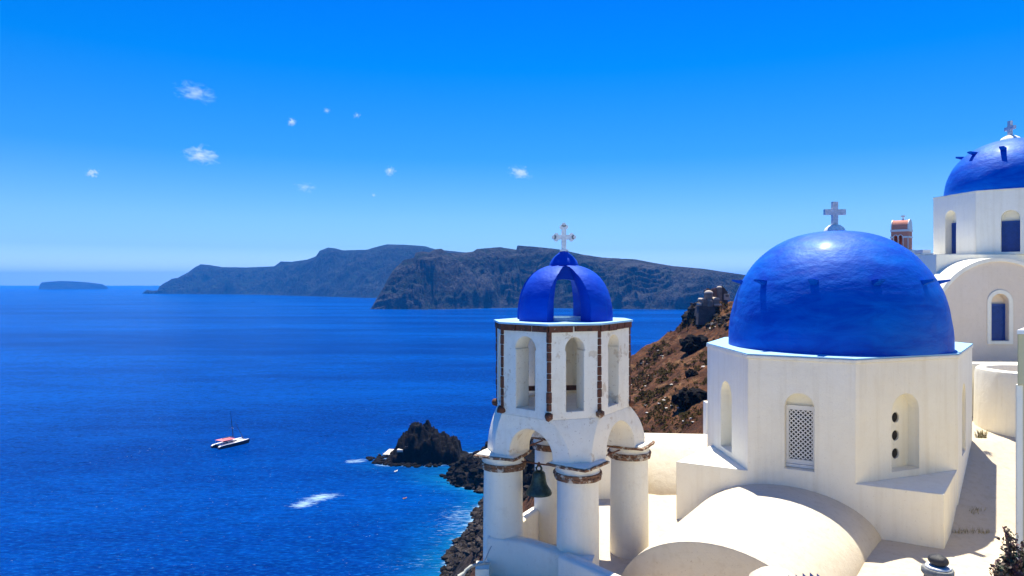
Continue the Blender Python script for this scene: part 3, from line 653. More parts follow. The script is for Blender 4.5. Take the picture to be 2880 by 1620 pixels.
# iron tie rods, beam inside the lantern
for a, b, z in ((3, 0, -3.45), (0, 1, -3.40), (1, 2, -3.42), (2, 3, -3.38)):
    pa, pb = TC + PI_[a], TC + PI_[b]; mk('tie_rod', MB().tube([(pa.x, pa.y, z), ((pa.x + pb.x) / 2, (pa.y + pb.y) / 2, z - .012), (pb.x, pb.y, z)], .016, 8), M['iron'], bt, 60)
mk('beam', MB().obox((TC.x + .1, TC.y + .35, -2.18), (1, .1, 0), (-.1, 1, 0), (0, 0, 1), .85, .05, .045), M['wood'], bt)
mk('post', MB().box(TC.x - .30, TC.x - .20, TC.y - .3, TC.y - .2, -2.398, -2.10), M['wood'], bt)
# open dome: shell minus four splayed notches
dm = mk('dome', MB().lathe(dome_prof(1.015, 1.12, 2.35, 22), (TC.x, TC.y, -.7485), 64), M['bluet'], bt)
cuts = [MB().lathe([(.66, -.3)] + [(r, z) for r, z in dome_prof(.66, .90, 2.2, 14)], (TC.x, TC.y, -.78), 40)]
for k in range(4):
    a = R(-90 + 2 + 90 * k); o = Vector((math.cos(a), math.sin(a))); s = Vector((-o.y, o.x)); rings = []
    for d, f_ in ((.25, .50), (.62, .62), (.95, 1.0), (1.3, 1.12)):
        half = [(.425, -.9), (.43, -.35), (.385, -.08), (.345, .06), (.29, .175), (.21, .265), (.12, .33)]
        prof = [(-x, z) for x, z in half] + [(0, .352)] + [(x, z) for x, z in half[::-1]]
        rings.append([(TC.x + o.x * d + s.x * w_ * f_, TC.y + o.y * d + s.y * w_ * f_, z - (0.0 if d > .8 else .02)) for w_, z in prof])
    cuts.append(MB().loft(rings))
carve(dm, cuts); soften(dm, 40)
cap = mk('dome_cap', MB().lathe([(.10, .12), (.17, .18), (.24, .30), (.30, .325), (.295, .36), (.265, .44), (.20, .52), (.12, .59), (.065, .635), (.05, .64)], (TC.x, TC.y, 0), 32), M['bluet'], bt, 60)
mk('floor_ring', MB().lathe([(.56, -.748), (.56, -.70), (.47, -.695), (.46, -.748)], (TC.x, TC.y, 0), 28, False), M['crossw'], bt)
cm = MB(); cxx, cyy, czz = TC.x, TC.y, .92
cm.box(cxx - .045, cxx + .045, cyy - .032, cyy + .032, .66, 1.13); cm.box(cxx - .16, cxx - .0455, cyy - .03, cyy + .03, czz - .045, czz + .045); cm.box(cxx + .0455, cxx + .16, cyy - .03, cyy + .03, czz - .045, czz + .045)
for dx, dz in ((0, 1.135 - czz), (-.165, 0), (.165, 0)):
    ux, uz = (0, 1) if dx == 0 else (math.copysign(1, dx), 0)
    for q in ((ux * .035, uz * .035), (-uz * .042 - ux * .01, ux * .042 - uz * .01), (uz * .042 - ux * .01, -ux * .042 - uz * .01)):
        X0, Z0 = cxx + dx + q[0], czz + dz + q[1]; rr = [[(X0 + .044 * math.cos(a), cyy + d, Z0 + .044 * math.sin(a)) for a in [2 * math.pi * i / 14 for i in range(14)]] for d in (-.034, .034)]
        cm.loft(rr)
tcx = mk('cross', cm, M['crossw'], bt, 35)
mk('cross_foot', MB().box(cxx - .085, cxx + .085, cyy - .06, cyy + .06, .632, .672), M['crossw'], tcx)
# bell: hangs from the rod between two pillars, so a thing of its own
bx, by, bz = .515, 13.62, -3.46
be = thing('bell', 'green weathered bronze bell hanging in the left arch of the bell tower', 'bell', (bx, by, bz - .58))
mk('bell_body', MB().lathe([(.245, -.585), (.252, -.565), (.240, -.53), (.20, -.47), (.158, -.40), (.140, -.32), (.130, -.24), (.118, -.18), (.09, -.15), (.03, -.14)], (bx, by, bz), 36, False), M['bell'], be, 60)
for k in range(4):
    a = R(45 + 90 * k); mk('crown_loop', MB().tube([(bx + math.cos(a) * .05, by + math.sin(a) * .05, bz - .15), (bx + math.cos(a) * .075, by + math.sin(a) * .075, bz - .09), (bx + math.cos(a) * .03, by + math.sin(a) * .03, bz - .04)], .017, 8), M['bell'], be, 60)
mk('hanger', MB().tube([(bx, by, bz + .02), (bx, by, bz - .06)], .022, 8), M['iron'], be)
mk('clapper', MB().lathe([(.008, -.2), (.01, -.54), (.03, -.57), (.035, -.60), (.01, -.63)], (bx, by, bz), 10), M['iron'], be, 60)

# ------------------------------------------------------------------ low walls round the tower
def wall(name, pts, z0, z1, th, m, label, parent=None, cat='wall', rnd=True):
    """wall along a polyline with a rounded top"""
    rings = []; n = len(pts)
    for i, p in enumerate(pts):
        p = Vector(p); a = Vector(pts[max(i-1, 0)]); b = Vector(pts[min(i+1, n-1)]); d = (b - a).normalized(); o = Vector((d.y, -d.x)); zt_ = z1[i] if isinstance(z1, (list, tuple)) else z1
        h = th / 2; prof = [(-h, z0), (h, z0), (h, zt_ - h * .35), (h * .85, zt_ - h * .12), (h * .5, zt_), (-h * .5, zt_), (-h * .85, zt_ - h * .12), (-h, zt_ - h * .35)]
        rings.append([(p.x + o.x * q, p.y + o.y * q, z) for q, z in prof])
    return mk(name, MB().loft(rings), m, parent, 50, label=label, cat=cat)
Pm, Pr, Pb, Pl = [TC + p for p in PI_]
wall('low_wall', [(Pl.x - .25, Pl.y - .20), (Pl.x + .45, Pl.y - .43), (Pm.x - .1, Pm.y - .35), (Pm.x + .25, Pm.y - .45)], -6.6, [-4.86, -4.88, -4.90, -4.92], .34, M['pillar'], 'low white parapet joining the left and front pillars of the bell tower')
wall('low_wall', [(.93, 12.74), (1.30, 12.30), (1.75, 11.82), (2.4, 11.2), (3.2, 10.4)], -6.6, [-4.85, -4.86, -4.90, -4.93, -4.95], .30, M['pillar'], 'low white wall running towards the viewer from the front pillar')
wall('low_wall', [(Pl.x - .05, Pl.y + .2), (Pb.x - .35, Pb.y - .1), (Pb.x + .2, Pb.y + .4)], -6.6, [-4.93, -4.90, -4.90], .26, M['pillar'], 'low white parapet behind the bell with a sunlit top')
mk('wall_block', MB().box(-.68, -.42, 13.15, 13.55, -9, -5.30), M['pillar'], label='small white block at the foot of the left pillar', cat='wall')
# hose and lamp at the left foot
pipe_ = thing('bent_pipe', 'thin bent pipe sticking out at the foot of the left pillar', 'pipe', (-.55, 13.0, -5.35))
mk('pipe', MB().tube([at(1302, 1618, 12.9), at(1310, 1604, 12.95), at(1325, 1592, 13.0), at(1345, 1587, 13.05), at(1375, 1584, 13.2)], .028, 8), M['grey'], pipe_, 60)
mk('cable', MB().tube([at(1358, 1586, 13.0), at(1367, 1570, 13.0), at(1376, 1548, 13.05), at(1382, 1536, 13.15)], .012, 6), M['grey'], pipe_, 60)
mk('nozzle', MB().tube([at(1290, 1624, 12.85), at(1306, 1612, 12.9)], [.05, .035], 10), M['grey'], pipe_, 60)

# ------------------------------------------------------------------ vaulted roof behind the tower
rings = []
for x in [3.15, 3.25, 3.5, 3.9, 5, 6, 7, 8, 9.5]:
    k = 1 - max(0, (3.9 - x) / .75) ** 2 * .35; rr = []
    for i in range(19):
        a = math.pi * i / 18; rr.append((x, 20.7 - 2.0 * math.cos(a) * k, -5.75 + 1.33 * k * math.sin(a) ** 1.25 - .02 * (x - 4)))
    rr += [(x, 22.7, -12), (x, 18.7, -12)]; rings.append(rr)
mk('vaulted_roof', MB().loft(rings), M['vault'], smooth=40, label='white curved roof between the bell tower and the domed church', cat='roof')
mk('wall_block', MB().box(2.22, 3.4, 18.4, 19.6, -8, -4.12), M['wall'], label='white block of wall seen between the front and right pillars of the bell tower', cat='wall')
mk('chimney', MB().box(5.86, 6.2, 21.4, 21.8, -5, -3.62), M['wall'], label='narrow white chimney just showing beside the left edge of the church drum', cat='chimney')

# ------------------------------------------------------------------ second church at the right edge
C2 = (18.10, 25.60); ch2 = thing('domed_church', 'white church cut by the right edge, its smaller blue dome above blue shutters', 'church', (C2[0], C2[1], -5.0))
V2 = [(C2[0] + 2.62 * math.cos(R(165 + 45 * k)), C2[1] + 2.62 * math.sin(R(165 + 45 * k))) for k in range(8)]
dr2 = mk('drum', MB().prism(V2, .945, 3.10), M['wall'], ch2)
cuts = []; N2 = []
for i, t0, t1, za in ((0, .30, .56, 2.58), (1, .36, .62, 2.42), (7, .3, .6, 2.5)):
    c, al, out, ww = face_of(V2, i, t0, t1); cuts.append(arch_cut(c, al, out, ww, 1.03, za - ww / 2, .3, .32)); N2.append((c, al, out, ww, za))
carve(dr2, cuts)
def shutter(c, al, out, ww, z0, z1, dep, parent, cells=True):
    s = mk('shutter', bar(MB(), c, al, out, -ww/2 + .003, ww/2 - .003, z0, z1, -dep + .05, -dep + .003), M['shutter'], parent)
    for q in (-ww/2 + .003, ww/2 - .053): mk('frame', bar(MB(), c, al, out, q, q + .05, z0, z1, -dep + .07, -dep + .051), M['shutter'], s)
    for q in (z0, z1 - .06): mk('rail', bar(MB(), c, al, out, -ww/2 + .055, ww/2 - .055, q, q + .06, -dep + .07, -dep + .051), M['shutter'], s)
    mb = MB(); wv = Vector((out.x, out.y, 0)); x0, x1 = -ww/2 + .055, ww/2 - .055
    for sg in (1, -1):
        for i in range(-60, 60):
            zc = (z0 + z1) / 2 + i * .10; t0, t1 = -9, 9
            for p_, d_, lo, hi in ((0., .707 * sg, x0, x1), (zc, .707, z0 + .06, z1 - .06)):
                a_, b_ = sorted(((lo - p_) / d_, (hi - p_) / d_)); t0 = max(t0, a_); t1 = min(t1, b_)
            if t1 - t0 < .03: continue
            cc = Vector(P3(c, al, out, .707 * sg * (t0 + t1) / 2, -dep + (.055 if sg > 0 else .062), zc + .707 * (t0 + t1) / 2))
            mb.obox(cc, Vector((al.x * .707 * sg, al.y * .707 * sg, .707)), Vector((-al.x * .707 * sg, -al.y * .707 * sg, .707)), wv, (t1 - t0) / 2, .012, .004)
    mk('lattice', mb, M['shutter'], s); return s
shutter(*N2[0][:4], 1.035, 2.15, .32, ch2); shutter(*N2[1][:4], 1.035, 2.08, .32, ch2)
mk('rim', MB().prism([(C2[0] + (x - C2[0]) * 1.006, C2[1] + (y - C2[1]) * 1.006) for x, y in V2], 3.101, 3.14), M['wall'], ch2)
va2 = math.degrees(math.atan2(-C2[1], -C2[0]))
build_dome(ch2, C2, 3.14, 2.20, 2.03, M['blue'], [va2 - 12 - 36 * k for k in range(10)], 9., 80, 4.62, 2.1)
c2x = mk('cross', MB().box(C2[0] - .22, C2[0] - .12, C2[1] - .07, C2[1] + .07, 5.2, 5.82).box(C2[0] - .215, C2[0] - .125, C2[1] - .25, C2[1] - .0705, 5.50, 5.62).box(C2[0] - .215, C2[0] - .125, C2[1] + .0705, C2[1] + .25, 5.50, 5.62), M['cross'], ch2)
mk('plinth', MB().lathe([(.36, -.12), (.34, 0), (.28, .08), (.16, .15), (.02, .17)], (C2[0] - .15, C2[1], 5.13), 14), M['crossw'], c2x, 40)
mk('nave', MB().box(14.08, 24, 23.6, 30, -8, .94), M['wall'], ch2)
gx, gy, gz, gr = 15.43, 22.5, -1.36, 2.15
def archprof(r, n=28): return [(-r, -8)] + [(-r * math.cos(math.pi * i / n), gz + r * math.sin(math.pi * i / n)) for i in range(n + 1)] + [(r, -8)]
arm = mk('gable_arm', MB().loft([[(gx + x, y, z) for x, z in archprof(gr - .11)] for y in (gy + .05, 23.599)]), M['pink'], ch2, 30)
rim = mk('gable_rim', MB().loft([[(gx + x, y, z) for x, z in archprof(gr)] for y in (gy, 23.598)]), M['wall'], ch2, 30)
carve(rim, [MB().loft([[(gx + x, y, z) for x, z in archprof(gr - .12)] for y in (gy - 1, 23.9)])]); soften(rim, 30)
wx = (2815 - 1440) / F * gy; wc = Vector((wx, gy + .05)); wal, wout = Vector((1, 0)), Vector((0, -1))
carve(arm, [arch_cut(wc, wal, wout, .55, -1.84, -.63, .3, .22)]); soften(arm, 30)
shutter(wc, wal, wout, .55, -1.835, -.68, .215, ch2)
sur = mk('window_surround', arch_cut(wc, wal, wout, .82, -1.95, -.62, .025, -.002, rise=.40), M['wall'], ch2)
carve(sur, [arch_cut(wc, wal, wout, .56, -1.842, -.63, .3, .3)]); soften(sur, 30)

# ------------------------------------------------------------------ right side: walls, rounded turret, yellow building, chimney
wall('back_wall', [(12.2, 21.3), (14.5, 21.2), (18, 21.0), (24, 20.8)], -6, -2.37, .30, M['wall'], 'white boundary wall below the pinkish church front')
tw = thing('round_parapet', 'white rounded parapet wall with an open top beside the right church', 'parapet', (14.45, 19.8, -4.2))
mk('parapet_wall', MB().lathe([(1.42, -6), (1.36, -4.2), (1.31, -2.55), (1.28, -2.43), (1.20, -2.38), (1.06, -2.42), (1.03, -2.6), (1.03, -3.6)], (14.45, 19.8, 0), 48, True, lambda a, z: .03 * float(fbm(math.cos(a) * 2, math.sin(a) * 2, z, 2))), M['wall'], tw, 50)
for i, (dx, dy, s) in enumerate(((-.3, .2, .2), (.2, .35, .16), (.0, .1, .13), (.45, .1, .18))):
    mb = MB(); mb.add(*rock((14.45 + dx, 19.8 + dy, -3.42), (s * 1.3, s, s), i * 2.2, 2, .8, .5)); mb2 = mk('rubble_stone', mb, M['palerock'], tw)
mk('fill', MB().lathe([(1.02, -3.9), (1.02, -2.72)], (14.45, 19.8, 0), 32), M['floor'], tw)
bar(q_ := MB(), Vector((14.15, 18.46)), Vector((1, 0)), Vector((0, -1)), -.02, .40, -3.30, -2.72, .03, -.35); n1_ = q_
pw = [o for o in COL.objects if o.name.startswith('parapet_wall')][0]
carve(pw, [n1_, bar(MB(), Vector((14.2, 18.46)), Vector((1, 0)), Vector((0, -1)), -.03, .40, -3.75, -3.36, .05, -.35)]); soften(pw, 40)
yb = thing('yellow_house', 'pale yellow house corner with a white edge at the right border', 'house', (7.6, 10.5, -6))
mk('wall', MB().prism([(7.15, 10.0), (9.6, 10.0), (12, 13), (9.9, 13)], -9, -1.43), M['yellow'], yb); mk('cornice', MB().prism([(7.06, 9.93), (9.7, 9.93), (12, 13.1), (9.9, 13.1)], -1.428, -.72), M['yellow'], yb); mk('coping', MB().prism([(7.03, 9.90), (9.7, 9.90), (12, 13.1), (9.9, 13.1)], -.718, -.66), M['white'], yb)
mk('corner_edge', MB().prism([(7.05, 9.955), (7.145, 9.955), (9.85, 12.95), (9.75, 12.95)], -9, -1.432), M['wall'], yb)
cmn = thing('chimney', 'round cement chimney top at the bottom right', 'chimney', (6.0, 9.1, -4.4))
cpt = at(2639, 1600, 9.1)
mk('flue', MB().lathe([(.165, -5.0), (.165, -3.78), (.16, -3.75)], (cpt.x, cpt.y, 0), 24), M['slab'], cmn, 50)
mk('cap_slab', MB().lathe([(.16, -3.748), (.185, -3.72), (.187, -3.67), (.175, -3.65), (.02, -3.645)], (cpt.x, cpt.y, 0), 26, True, lambda a, z: .008 * math.sin(3 * a)), M['slab'], cmn, 50)
mk('coping', MB().lathe([(.150, -3.643), (.145, -3.625), (.02, -3.62)], (cpt.x, cpt.y, 0), 22), M['crossw'], cmn, 50)
mb = MB(); mb.add(*rock((cpt.x, cpt.y, -3.555), (.125, .10, .085), 2.2, 3, .85, .12)); mk('pebble', mb, M['basalt'], smooth=70, label='smooth black stone lying on the round chimney top', cat='stone')
# rounded white top and blue pickets at the lower edge
b2 = at(2178, 1640, 10.2); mk('wall_top', MB().lathe([(.40, -1.2), (.39, -.1), (.34, .07), (.22, .16), (.02, .21)], (b2.x, b2.y, b2.z), 30, True, lambda a, z: .012 * math.sin(2 * a + 1)), M['vault'], smooth=60, label='rounded white wall end at the bottom edge in front of the vault', cat='wall')
fn = thing('picket_fence', 'blue wooden picket tips at the bottom edge', 'fence', tuple(at(2290, 1700, 9.4)))
for k, px in enumerate((2226, 2246, 2266, 2286, 2306, 2326)):
    p = at(px, 1640, 9.4); zt_ = at(px, (1618, 1616, 1612, 1610, 1613, 1640)[k], 9.4).z
    mk('picket', MB().loft([[(p.x + x, 9.4 + d, z) for x, z in ((-.036, -4.6), (.036, -4.6), (.036, zt_ - .07), (-.036, zt_))] for d in (-.012, .012)]), M['shutter'], fn)
mk('rail', MB().box(at(2215, 0, 9.4).x, at(2340, 0, 9.4).x, 9.413, 9.44, -4.15, -4.05), M['shutter'], fn)

# ------------------------------------------------------------------ plants
def leafy(name, label, cat, base_pt, tips, nleaf, lr, mleaf, seed, spread):
    g = random.Random(seed); th_ = thing(name, label, cat, tuple(base_pt)); lv = MB(); br = MB()
    for tp in tips:
        a = Vector(base_pt); b = Vector(tp); mid = a.lerp(b, .5) + Vector((g.uniform(-.06, .06), g.uniform(-.05, .05), 0)); br.tube([a, mid, b], [.014, .010, .005], 6)
        for k in range(nleaf):
            t = g.random() ** .7; q = (a.lerp(mid, t * 2) if t < .5 else mid.lerp(b, t * 2 - 1)) + Vector((g.gauss(0, spread), g.gauss(0, spread), g.gauss(0, spread)))
            n = Vector((g.gauss(0, 1), g.gauss(0, 1) - .5, g.gauss(0, 1) + .6)).normalized(); u = n.orthogonal().normalized(); u.rotate(Matrix.Rotation(g.uniform(0, 6.28), 3, n)); v_ = n.cross(u); r = lr * g.uniform(.6, 1.2)
            lv.add([q - u * r, q - u * r * .3 + v_ * r * .6 + n * r * .12, q + u * r * .5 + v_ * r * .45, q + u * r * 1.1 - n * r * .2, q + u * r * .5 - v_ * r * .45, q - u * r * .3 - v_ * r * .6 + n * r * .12], [(0, 1, 2, 3, 4, 5)])
    mk('branches', br, M['twig'], th_); mk('leaves', lv, mleaf, th_, kind='stuff'); return th_
bp = at(2860, 1700, 8.0)
leafy('shrub', 'dark green and reddish leafy shrub in the bottom right corner', 'shrub', bp, [at(2833, 1492, 8.0), at(2850, 1520, 8.1), at(2806, 1588, 7.9), at(2880, 1560, 8.1), at(2890, 1530, 8.2), at(2830, 1570, 8.), at(2860, 1600, 7.9), at(2810, 1610, 8.), at(2845, 1505, 8.05), at(2820, 1640, 7.9), at(2870, 1590, 8.1)], 150, .028, M['leaf'], 3, .035)
def tuft(px, py, Y, hgt, n, wid, label, group=None, z=None):
    p = at(px, py, Y); 
    if z is not None: p.z = z
    mb = MB(); g = random.Random(int(px))
    for k in range(n):
        a = g.uniform(0, 6.28); l = hgt * g.uniform(.5, 1.1); o = Vector((math.cos(a), math.sin(a), 0)); b = p + Vector((g.uniform(-wid, wid), g.uniform(-wid, wid) * .4, 0)); m_ = b + o * l * .2 + Vector((0, 0, l * .6)); e = b + o * l * .55 + Vector((0, 0, l)); s = Vector((-o.y, o.x, 0)) * .006
        mb.add([b - s, b + s, m_ + s * .8, m_ - s * .8, e], [(0, 1, 2, 3), (3, 2, 4)])
    mk('weed', mb, M['dry'], label=label, cat='weed', group=group)
tuft(2760, 1232, 18.3, .24, 90, .13, 'yellow dry tuft growing at the foot of the church drum')
def weeds(spots, label):
    mb = MB(); g = random.Random(len(spots))
    for px, py, Y in spots:
        x = (px - 1440) / F * Y; p = Vector((x, Y, float(ground(x, Y)) - .01))
        for k in range(15):
            a = g.uniform(0, 6.28); l = g.uniform(.04, .15); o = Vector((math.cos(a), math.sin(a), 0)); b = p + Vector((g.uniform(-.10, .10), g.uniform(-.05, .05), 0)); m_ = b + o * l * .25 + Vector((0, 0, l * .5)); e = b + o * l * .6 + Vector((0, 0, l)); s_ = Vector((-o.y, o.x, 0)) * .004
            mb.add([b - s_, b + s_, m_ + s_ * .8, m_ - s_ * .8, e], [(0, 1, 2, 3), (3, 2, 4)])
    mk('weeds', mb, M['dry'], label=label, cat='weeds', kind='stuff')
weeds([(2685, 1502, 15.2), (2696, 1505, 15.15), (2712, 1500, 15.2), (2722, 1508, 15.15), (2745, 1503, 15.2), (2764, 1512, 15.1), (2778, 1508, 15.15), (2736, 1458, 15.9), (2745, 1462, 15.8), (2762, 1455, 15.9)], 'sparse dry weeds in the shaded strip beside the church base')

# ------------------------------------------------------------------ terracotta bell tower and far roofs
YT = 78.; k_ = YT / F; tx0, tx1 = (2504 - 1440) * k_, (2548 - 1440) * k_
def zz(py): return -(py - HOR) * k_
rt = thing('red_bell_tower', 'small terracotta bell tower with white bands rising behind the large dome', 'bell tower', ((tx0 + tx1) / 2, YT, -5))
Yb_ = YT + 1.5
body = mk('body', MB().box(tx0, tx1, YT, Yb_, -4, zz(652)), M['red'], rt)
carve(body, [arch_cut(Vector(((px - 1440) * k_, YT)), Vector((1, 0)), Vector((0, -1)), .30, zz(720), zz(666), .3, 2.5) for px in (2516, 2528)])
mk('cornice', MB().box(tx0 - .06, tx1 + .06, YT - .06, Yb_ + .06, zz(652) + .002, zz(646)), M['white'], rt)
mb = MB(); n = 16
mk('roof', mb.loft([[(x, (YT + Yb_) / 2 - (YT - Yb_) / -2 * .98 * math.cos(math.pi * i / n) * 1.0, zz(645.8) + (zz(619) - zz(646)) * math.sin(math.pi * i / n) ** .8) for i in range(n + 1)] for x in (tx0 + .05, tx1 - .05)]), M['red'], rt, 30)
for x in (tx0 - .02, tx1 - .075):
    mk('roof_trim', MB().loft([[(xx, (YT + Yb_) / 2 - .79 * math.cos(math.pi * i / n), zz(645.7) + (zz(618) - zz(646)) * 1.03 * math.sin(math.pi * i / n) ** .8) for i in range(n + 1)] for xx in (x, x + .095)]), M['white'], rt, 30)
for a_, b_ in ((2502, 2510.5), (2520.8, 2523.3), (2533.5, 2550)):
    mk('band', MB().box((a_ - 1440) * k_, (b_ - 1440) * k_, YT - .05, YT - .002, zz(670), zz(665)), M['white'], rt)
mk('band', MB().box(tx1 + .002, tx1 + .06, YT - .05, Yb_, zz(670), zz(665)), M['white'], rt)
for px in (2503.5, 2509.8, 2521.8, 2534.2, 2546.5): mk('pilaster', MB().box((px - 1440) * k_, (px + 1.6 - 1440) * k_, YT - .035, YT - .001, zz(703), zz(670) - .002), M['white'], rt)
for px in (2516, 2528):
    c0 = (px - 1440) * k_; rr = []
    for r_ in (.16, .235): rr.append([(c0 + r_ * math.cos(math.pi * i / 12), zz(666) + r_ * math.sin(math.pi * i / 12)) for i in range(13)])
    prof = rr[1] + rr[0][::-1]; mk('arch_trim', MB().loft([[(x, y, z) for x, z in prof] for y in (YT - .04, YT - .0015)]), M['white'], rt)
mk('plinth', MB().box(tx0 - .1, tx1 + .35, YT - .15, Yb_ + .3, zz(730), zz(703) - .003), M['white'], rt)
crx = (2530 - 1440) * k_; rc = mk('cross', MB().box(crx - .05, crx + .05, YT + .7, YT + .8, zz(620), zz(605)).box(crx - .22, crx - .0505, YT + .71, YT + .79, zz(609.5), zz(606)).box(crx + .0505, crx + .22, YT + .71, YT + .79, zz(609.5), zz(606)), M['crossw'], rt)
mk('cross_base', MB().lathe([(.20, -.12), (.18, .05), (.10, .16), (.02, .2)], (crx, YT + .75, zz(620)), 10), M['crossw'], rc)
rt.rotation_euler = (0, 0, R(-43)); rt.location.y -= .3
def house(Y, px0, px1, py0, depth, m, label, zb=-6, name='house', cat='house'):
    k = Y / F; h = thing(name, label, cat, ((px0 - 1440) * k, Y, zb)); x0, x1, zt_ = (px0 - 1440) * k, (px1 - 1440) * k, -(py0 - HOR) * k
    mk('wall', MB().box(x0, x1, Y, Y + depth, zb, zt_), m, h); mk('parapet', MB().box(x0 - .05, x1 + .05, Y - .04, Y + .2, zt_ + .002, zt_ + .15), M['white'], h); return h, x0, x1, zt_
house(55., 2570, 2618, 737, 6, M['wall'], 'white flat roofed house between the large dome and the right church')
h, x0, x1, z1 = house(66., 2552, 2600, 721, 5, M['rubble'], 'grey rubble stone house behind the white flat roof')
mk('doorway', MB().box(x1 - .55, x1 - .15, 65.96, 65.99, z1 - 1.0, z1 - .2), M['white'], h)
house(95., 2550, 2596, 712, 6, M['wall'], 'farthest white roof right of the terracotta bell tower')
h, x0, x1, z1 = house(70., 2593, 2632, 716, 5, M['rubble'], 'brown ruined wall against the left edge of the right church')
mk('roof_tank', MB().box((2604 - 1440) * .035, (2626 - 1440) * .035, 70.5, 72, z1 + .153, z1 + .50), M['white'], h)

# ------------------------------------------------------------------ ruined chapel and castle on the hill
Yc = 247.; kc = Yc / F
def zc_(py): return -(py - HOR) * kc
def xc_(px): return (px - 1440) * kc
M['ruinw'] = simple('weathered_chapel', (.20, .155, .13), .9, .25, .8, .6, .1); M['ruinw2'] = simple('chapel_limewash', (.46, .38, .31), .9, .12, .8, .4, .05); M['ruind'] = simple('dark_masonry', (.075, .058, .055), .95, .35, .5, .9, .2); M['ruinb'] = simple('brown_masonry', (.26, .13, .08), .95, .35, .5, .9, .2)
cc = thing('cliff_chapel', 'small weathered domed chapel on the edge of the brown cliff', 'chapel', (xc_(1990), Yc, zc_(905)))
mk('drum', MB().lathe([(xc_(2004) - xc_(1993), zc_(842)), (xc_(2004) - xc_(1993), zc_(825))], (xc_(1993), Yc, 0), 16), M['ruinw'], cc, 40)
rr_ = xc_(2005) - xc_(1993); dmc = mk('dome', MB().lathe([(rr_ * math.cos(a) + .001, zc_(824.8) + rr_ * .72 * math.sin(a)) for a in [math.pi / 2 * i / 8 for i in range(9)]], (xc_(1993), Yc, 0), 18), M['ruinw2'], cc, 60)
mk('nave', MB().box(xc_(1975), xc_(2012), Yc - 1.6, Yc + 4, zc_(862), zc_(842.2)), M['ruinw'], cc)
mk('apse', MB().lathe([(.95, zc_(862)), (.95, zc_(846)), (.5, zc_(842)), (.02, zc_(840))], (xc_(1993), Yc - 1.7, 0), 14), M['ruinw'], cc, 50)
for px0, px1 in ((1970, 1981), (2003, 2021)):
    n = 10; w_ = xc_(px1) - xc_(px0)
    mk('side_vault', MB().loft([[(xc_(px0) + w_ / 2 - w_ / 2 * math.cos(math.pi * i / n), y, zc_(842) + w_ * .34 * math.sin(math.pi * i / n)) for i in range(n + 1)] for y in (Yc - 1.7, Yc + 3.5)]), M['ruinw2'], cc, 40)
mk('side_wall', MB().box(xc_(2012.1), xc_(2020), Yc - 1.4, Yc + 3.4, zc_(862), zc_(842.4)), M['ruinw'], cc)
mk('buttress', MB().loft([[(xc_(1956), Yc - 3.4, zc_(912)), (xc_(2008), Yc - 3.4, zc_(912)), (xc_(2008), Yc + 3, zc_(912)), (xc_(1956), Yc + 3, zc_(912))], [(xc_(1962), Yc - 1.9, zc_(860)), (xc_(2006), Yc - 1.9, zc_(860)), (xc_(2006), Yc + 3, zc_(860)), (xc_(1962), Yc + 3, zc_(860))]]), M['ruind'], cc)
mk('parapet', MB().box(xc_(2004), xc_(2024), Yc - 2.4, Yc - 1.65, zc_(858.5), zc_(854)), M['ruinw2'], cc)
mk('left_parapet', MB().box(xc_(1961), xc_(1969), Yc - 2.0, Yc + 1, zc_(858), zc_(852)), M['ruinw2'], cc)
ru = thing('castle_ruin', 'roofless brown castle ruin beside the cliff chapel', 'ruin', (xc_(2035), Yc + 14, zc_(850)))
mb = MB(); g = random.Random(4)
for px0, px1, py in ((2004, 2010, 816), (2010, 2018, 812), (2018, 2026, 815), (2026, 2034, 812), (2034, 2040, 811)): mk('wall', MB().box(xc_(px0) + .002, xc_(px1), Yc + 10, Yc + 11, zc_(856), zc_(py)), M['ruinb'], ru)
mk('gate_tower', MB().box(xc_(2040) + .002, xc_(2053), Yc + 9.5, Yc + 13, zc_(856), zc_(810)), M['ruinw'], ru)
mk('dome', MB().lathe([(.95 * math.cos(a) + .001, .6 * math.sin(a)) for a in [math.pi / 2 * i / 6 for i in range(7)]], (xc_(2049), Yc + 11, zc_(809.8)), 14), M['ruinw2'], ru, 60)
mk('rear_wall', MB().loft([[(xc_(2054), y, zc_(860)), (xc_(2076), y, zc_(860)), (xc_(2076), y, zc_(824)), (xc_(2068), y, zc_(812)), (xc_(2061), y, zc_(806)), (xc_(2054), y, zc_(807))] for y in (Yc + 12, Yc + 14)]), M['ruind'], ru)
mk('white_wall', MB().box(xc_(2055), xc_(2070), Yc + 7, Yc + 8, zc_(845), zc_(828)), M['ruinw2'], ru)
for px in (2058, 2063): mk('opening', MB().box(xc_(px), xc_(px + 2.6), Yc + 6.9, Yc + 6.995, zc_(836), zc_(829)), M['dark'], ru)

# ------------------------------------------------------------------ islet landing and chapel
k2 = 388. / F
lp = thing('landing_stage', 'pale concrete landing steps at the left foot of the black islet', 'landing stage', (-63, 388, -100))
def ipt(px, py): Y = 100 * F / (py - HOR); return ((px - 1440) / F * Y, Y)
a, b, c_, d_ = ipt(1076, 1286), ipt(1128, 1287), ipt(1135, 1272), ipt(1095, 1270)
mk('quay', MB().loft([[(x, y, z) for x, y in (a, b, c_, d_)] for z in (-100.8, -98.4)]), M['palerock'], lp)
for k in range(5):
    x, y = ipt(1120 + k * 4.5, 1268); mk('stair_step', MB().box(x, x + 1.4, y - 4 + k * .5, y - 1 + k * .5, -99, -98 + k * .9), M['palerock'], lp)
icp = thing('islet_chapel', 'tiny white chapel on the left shoulder of the black islet', 'chapel', (-60, 392, -95))
x, y = ipt(1141, 1300); y = 394; x = (1141 - 1440) / F * y
mk('wall', MB().box(x - 1.1, x + 1.3, y, y + 4, -98, -90.6), M['white'], icp)
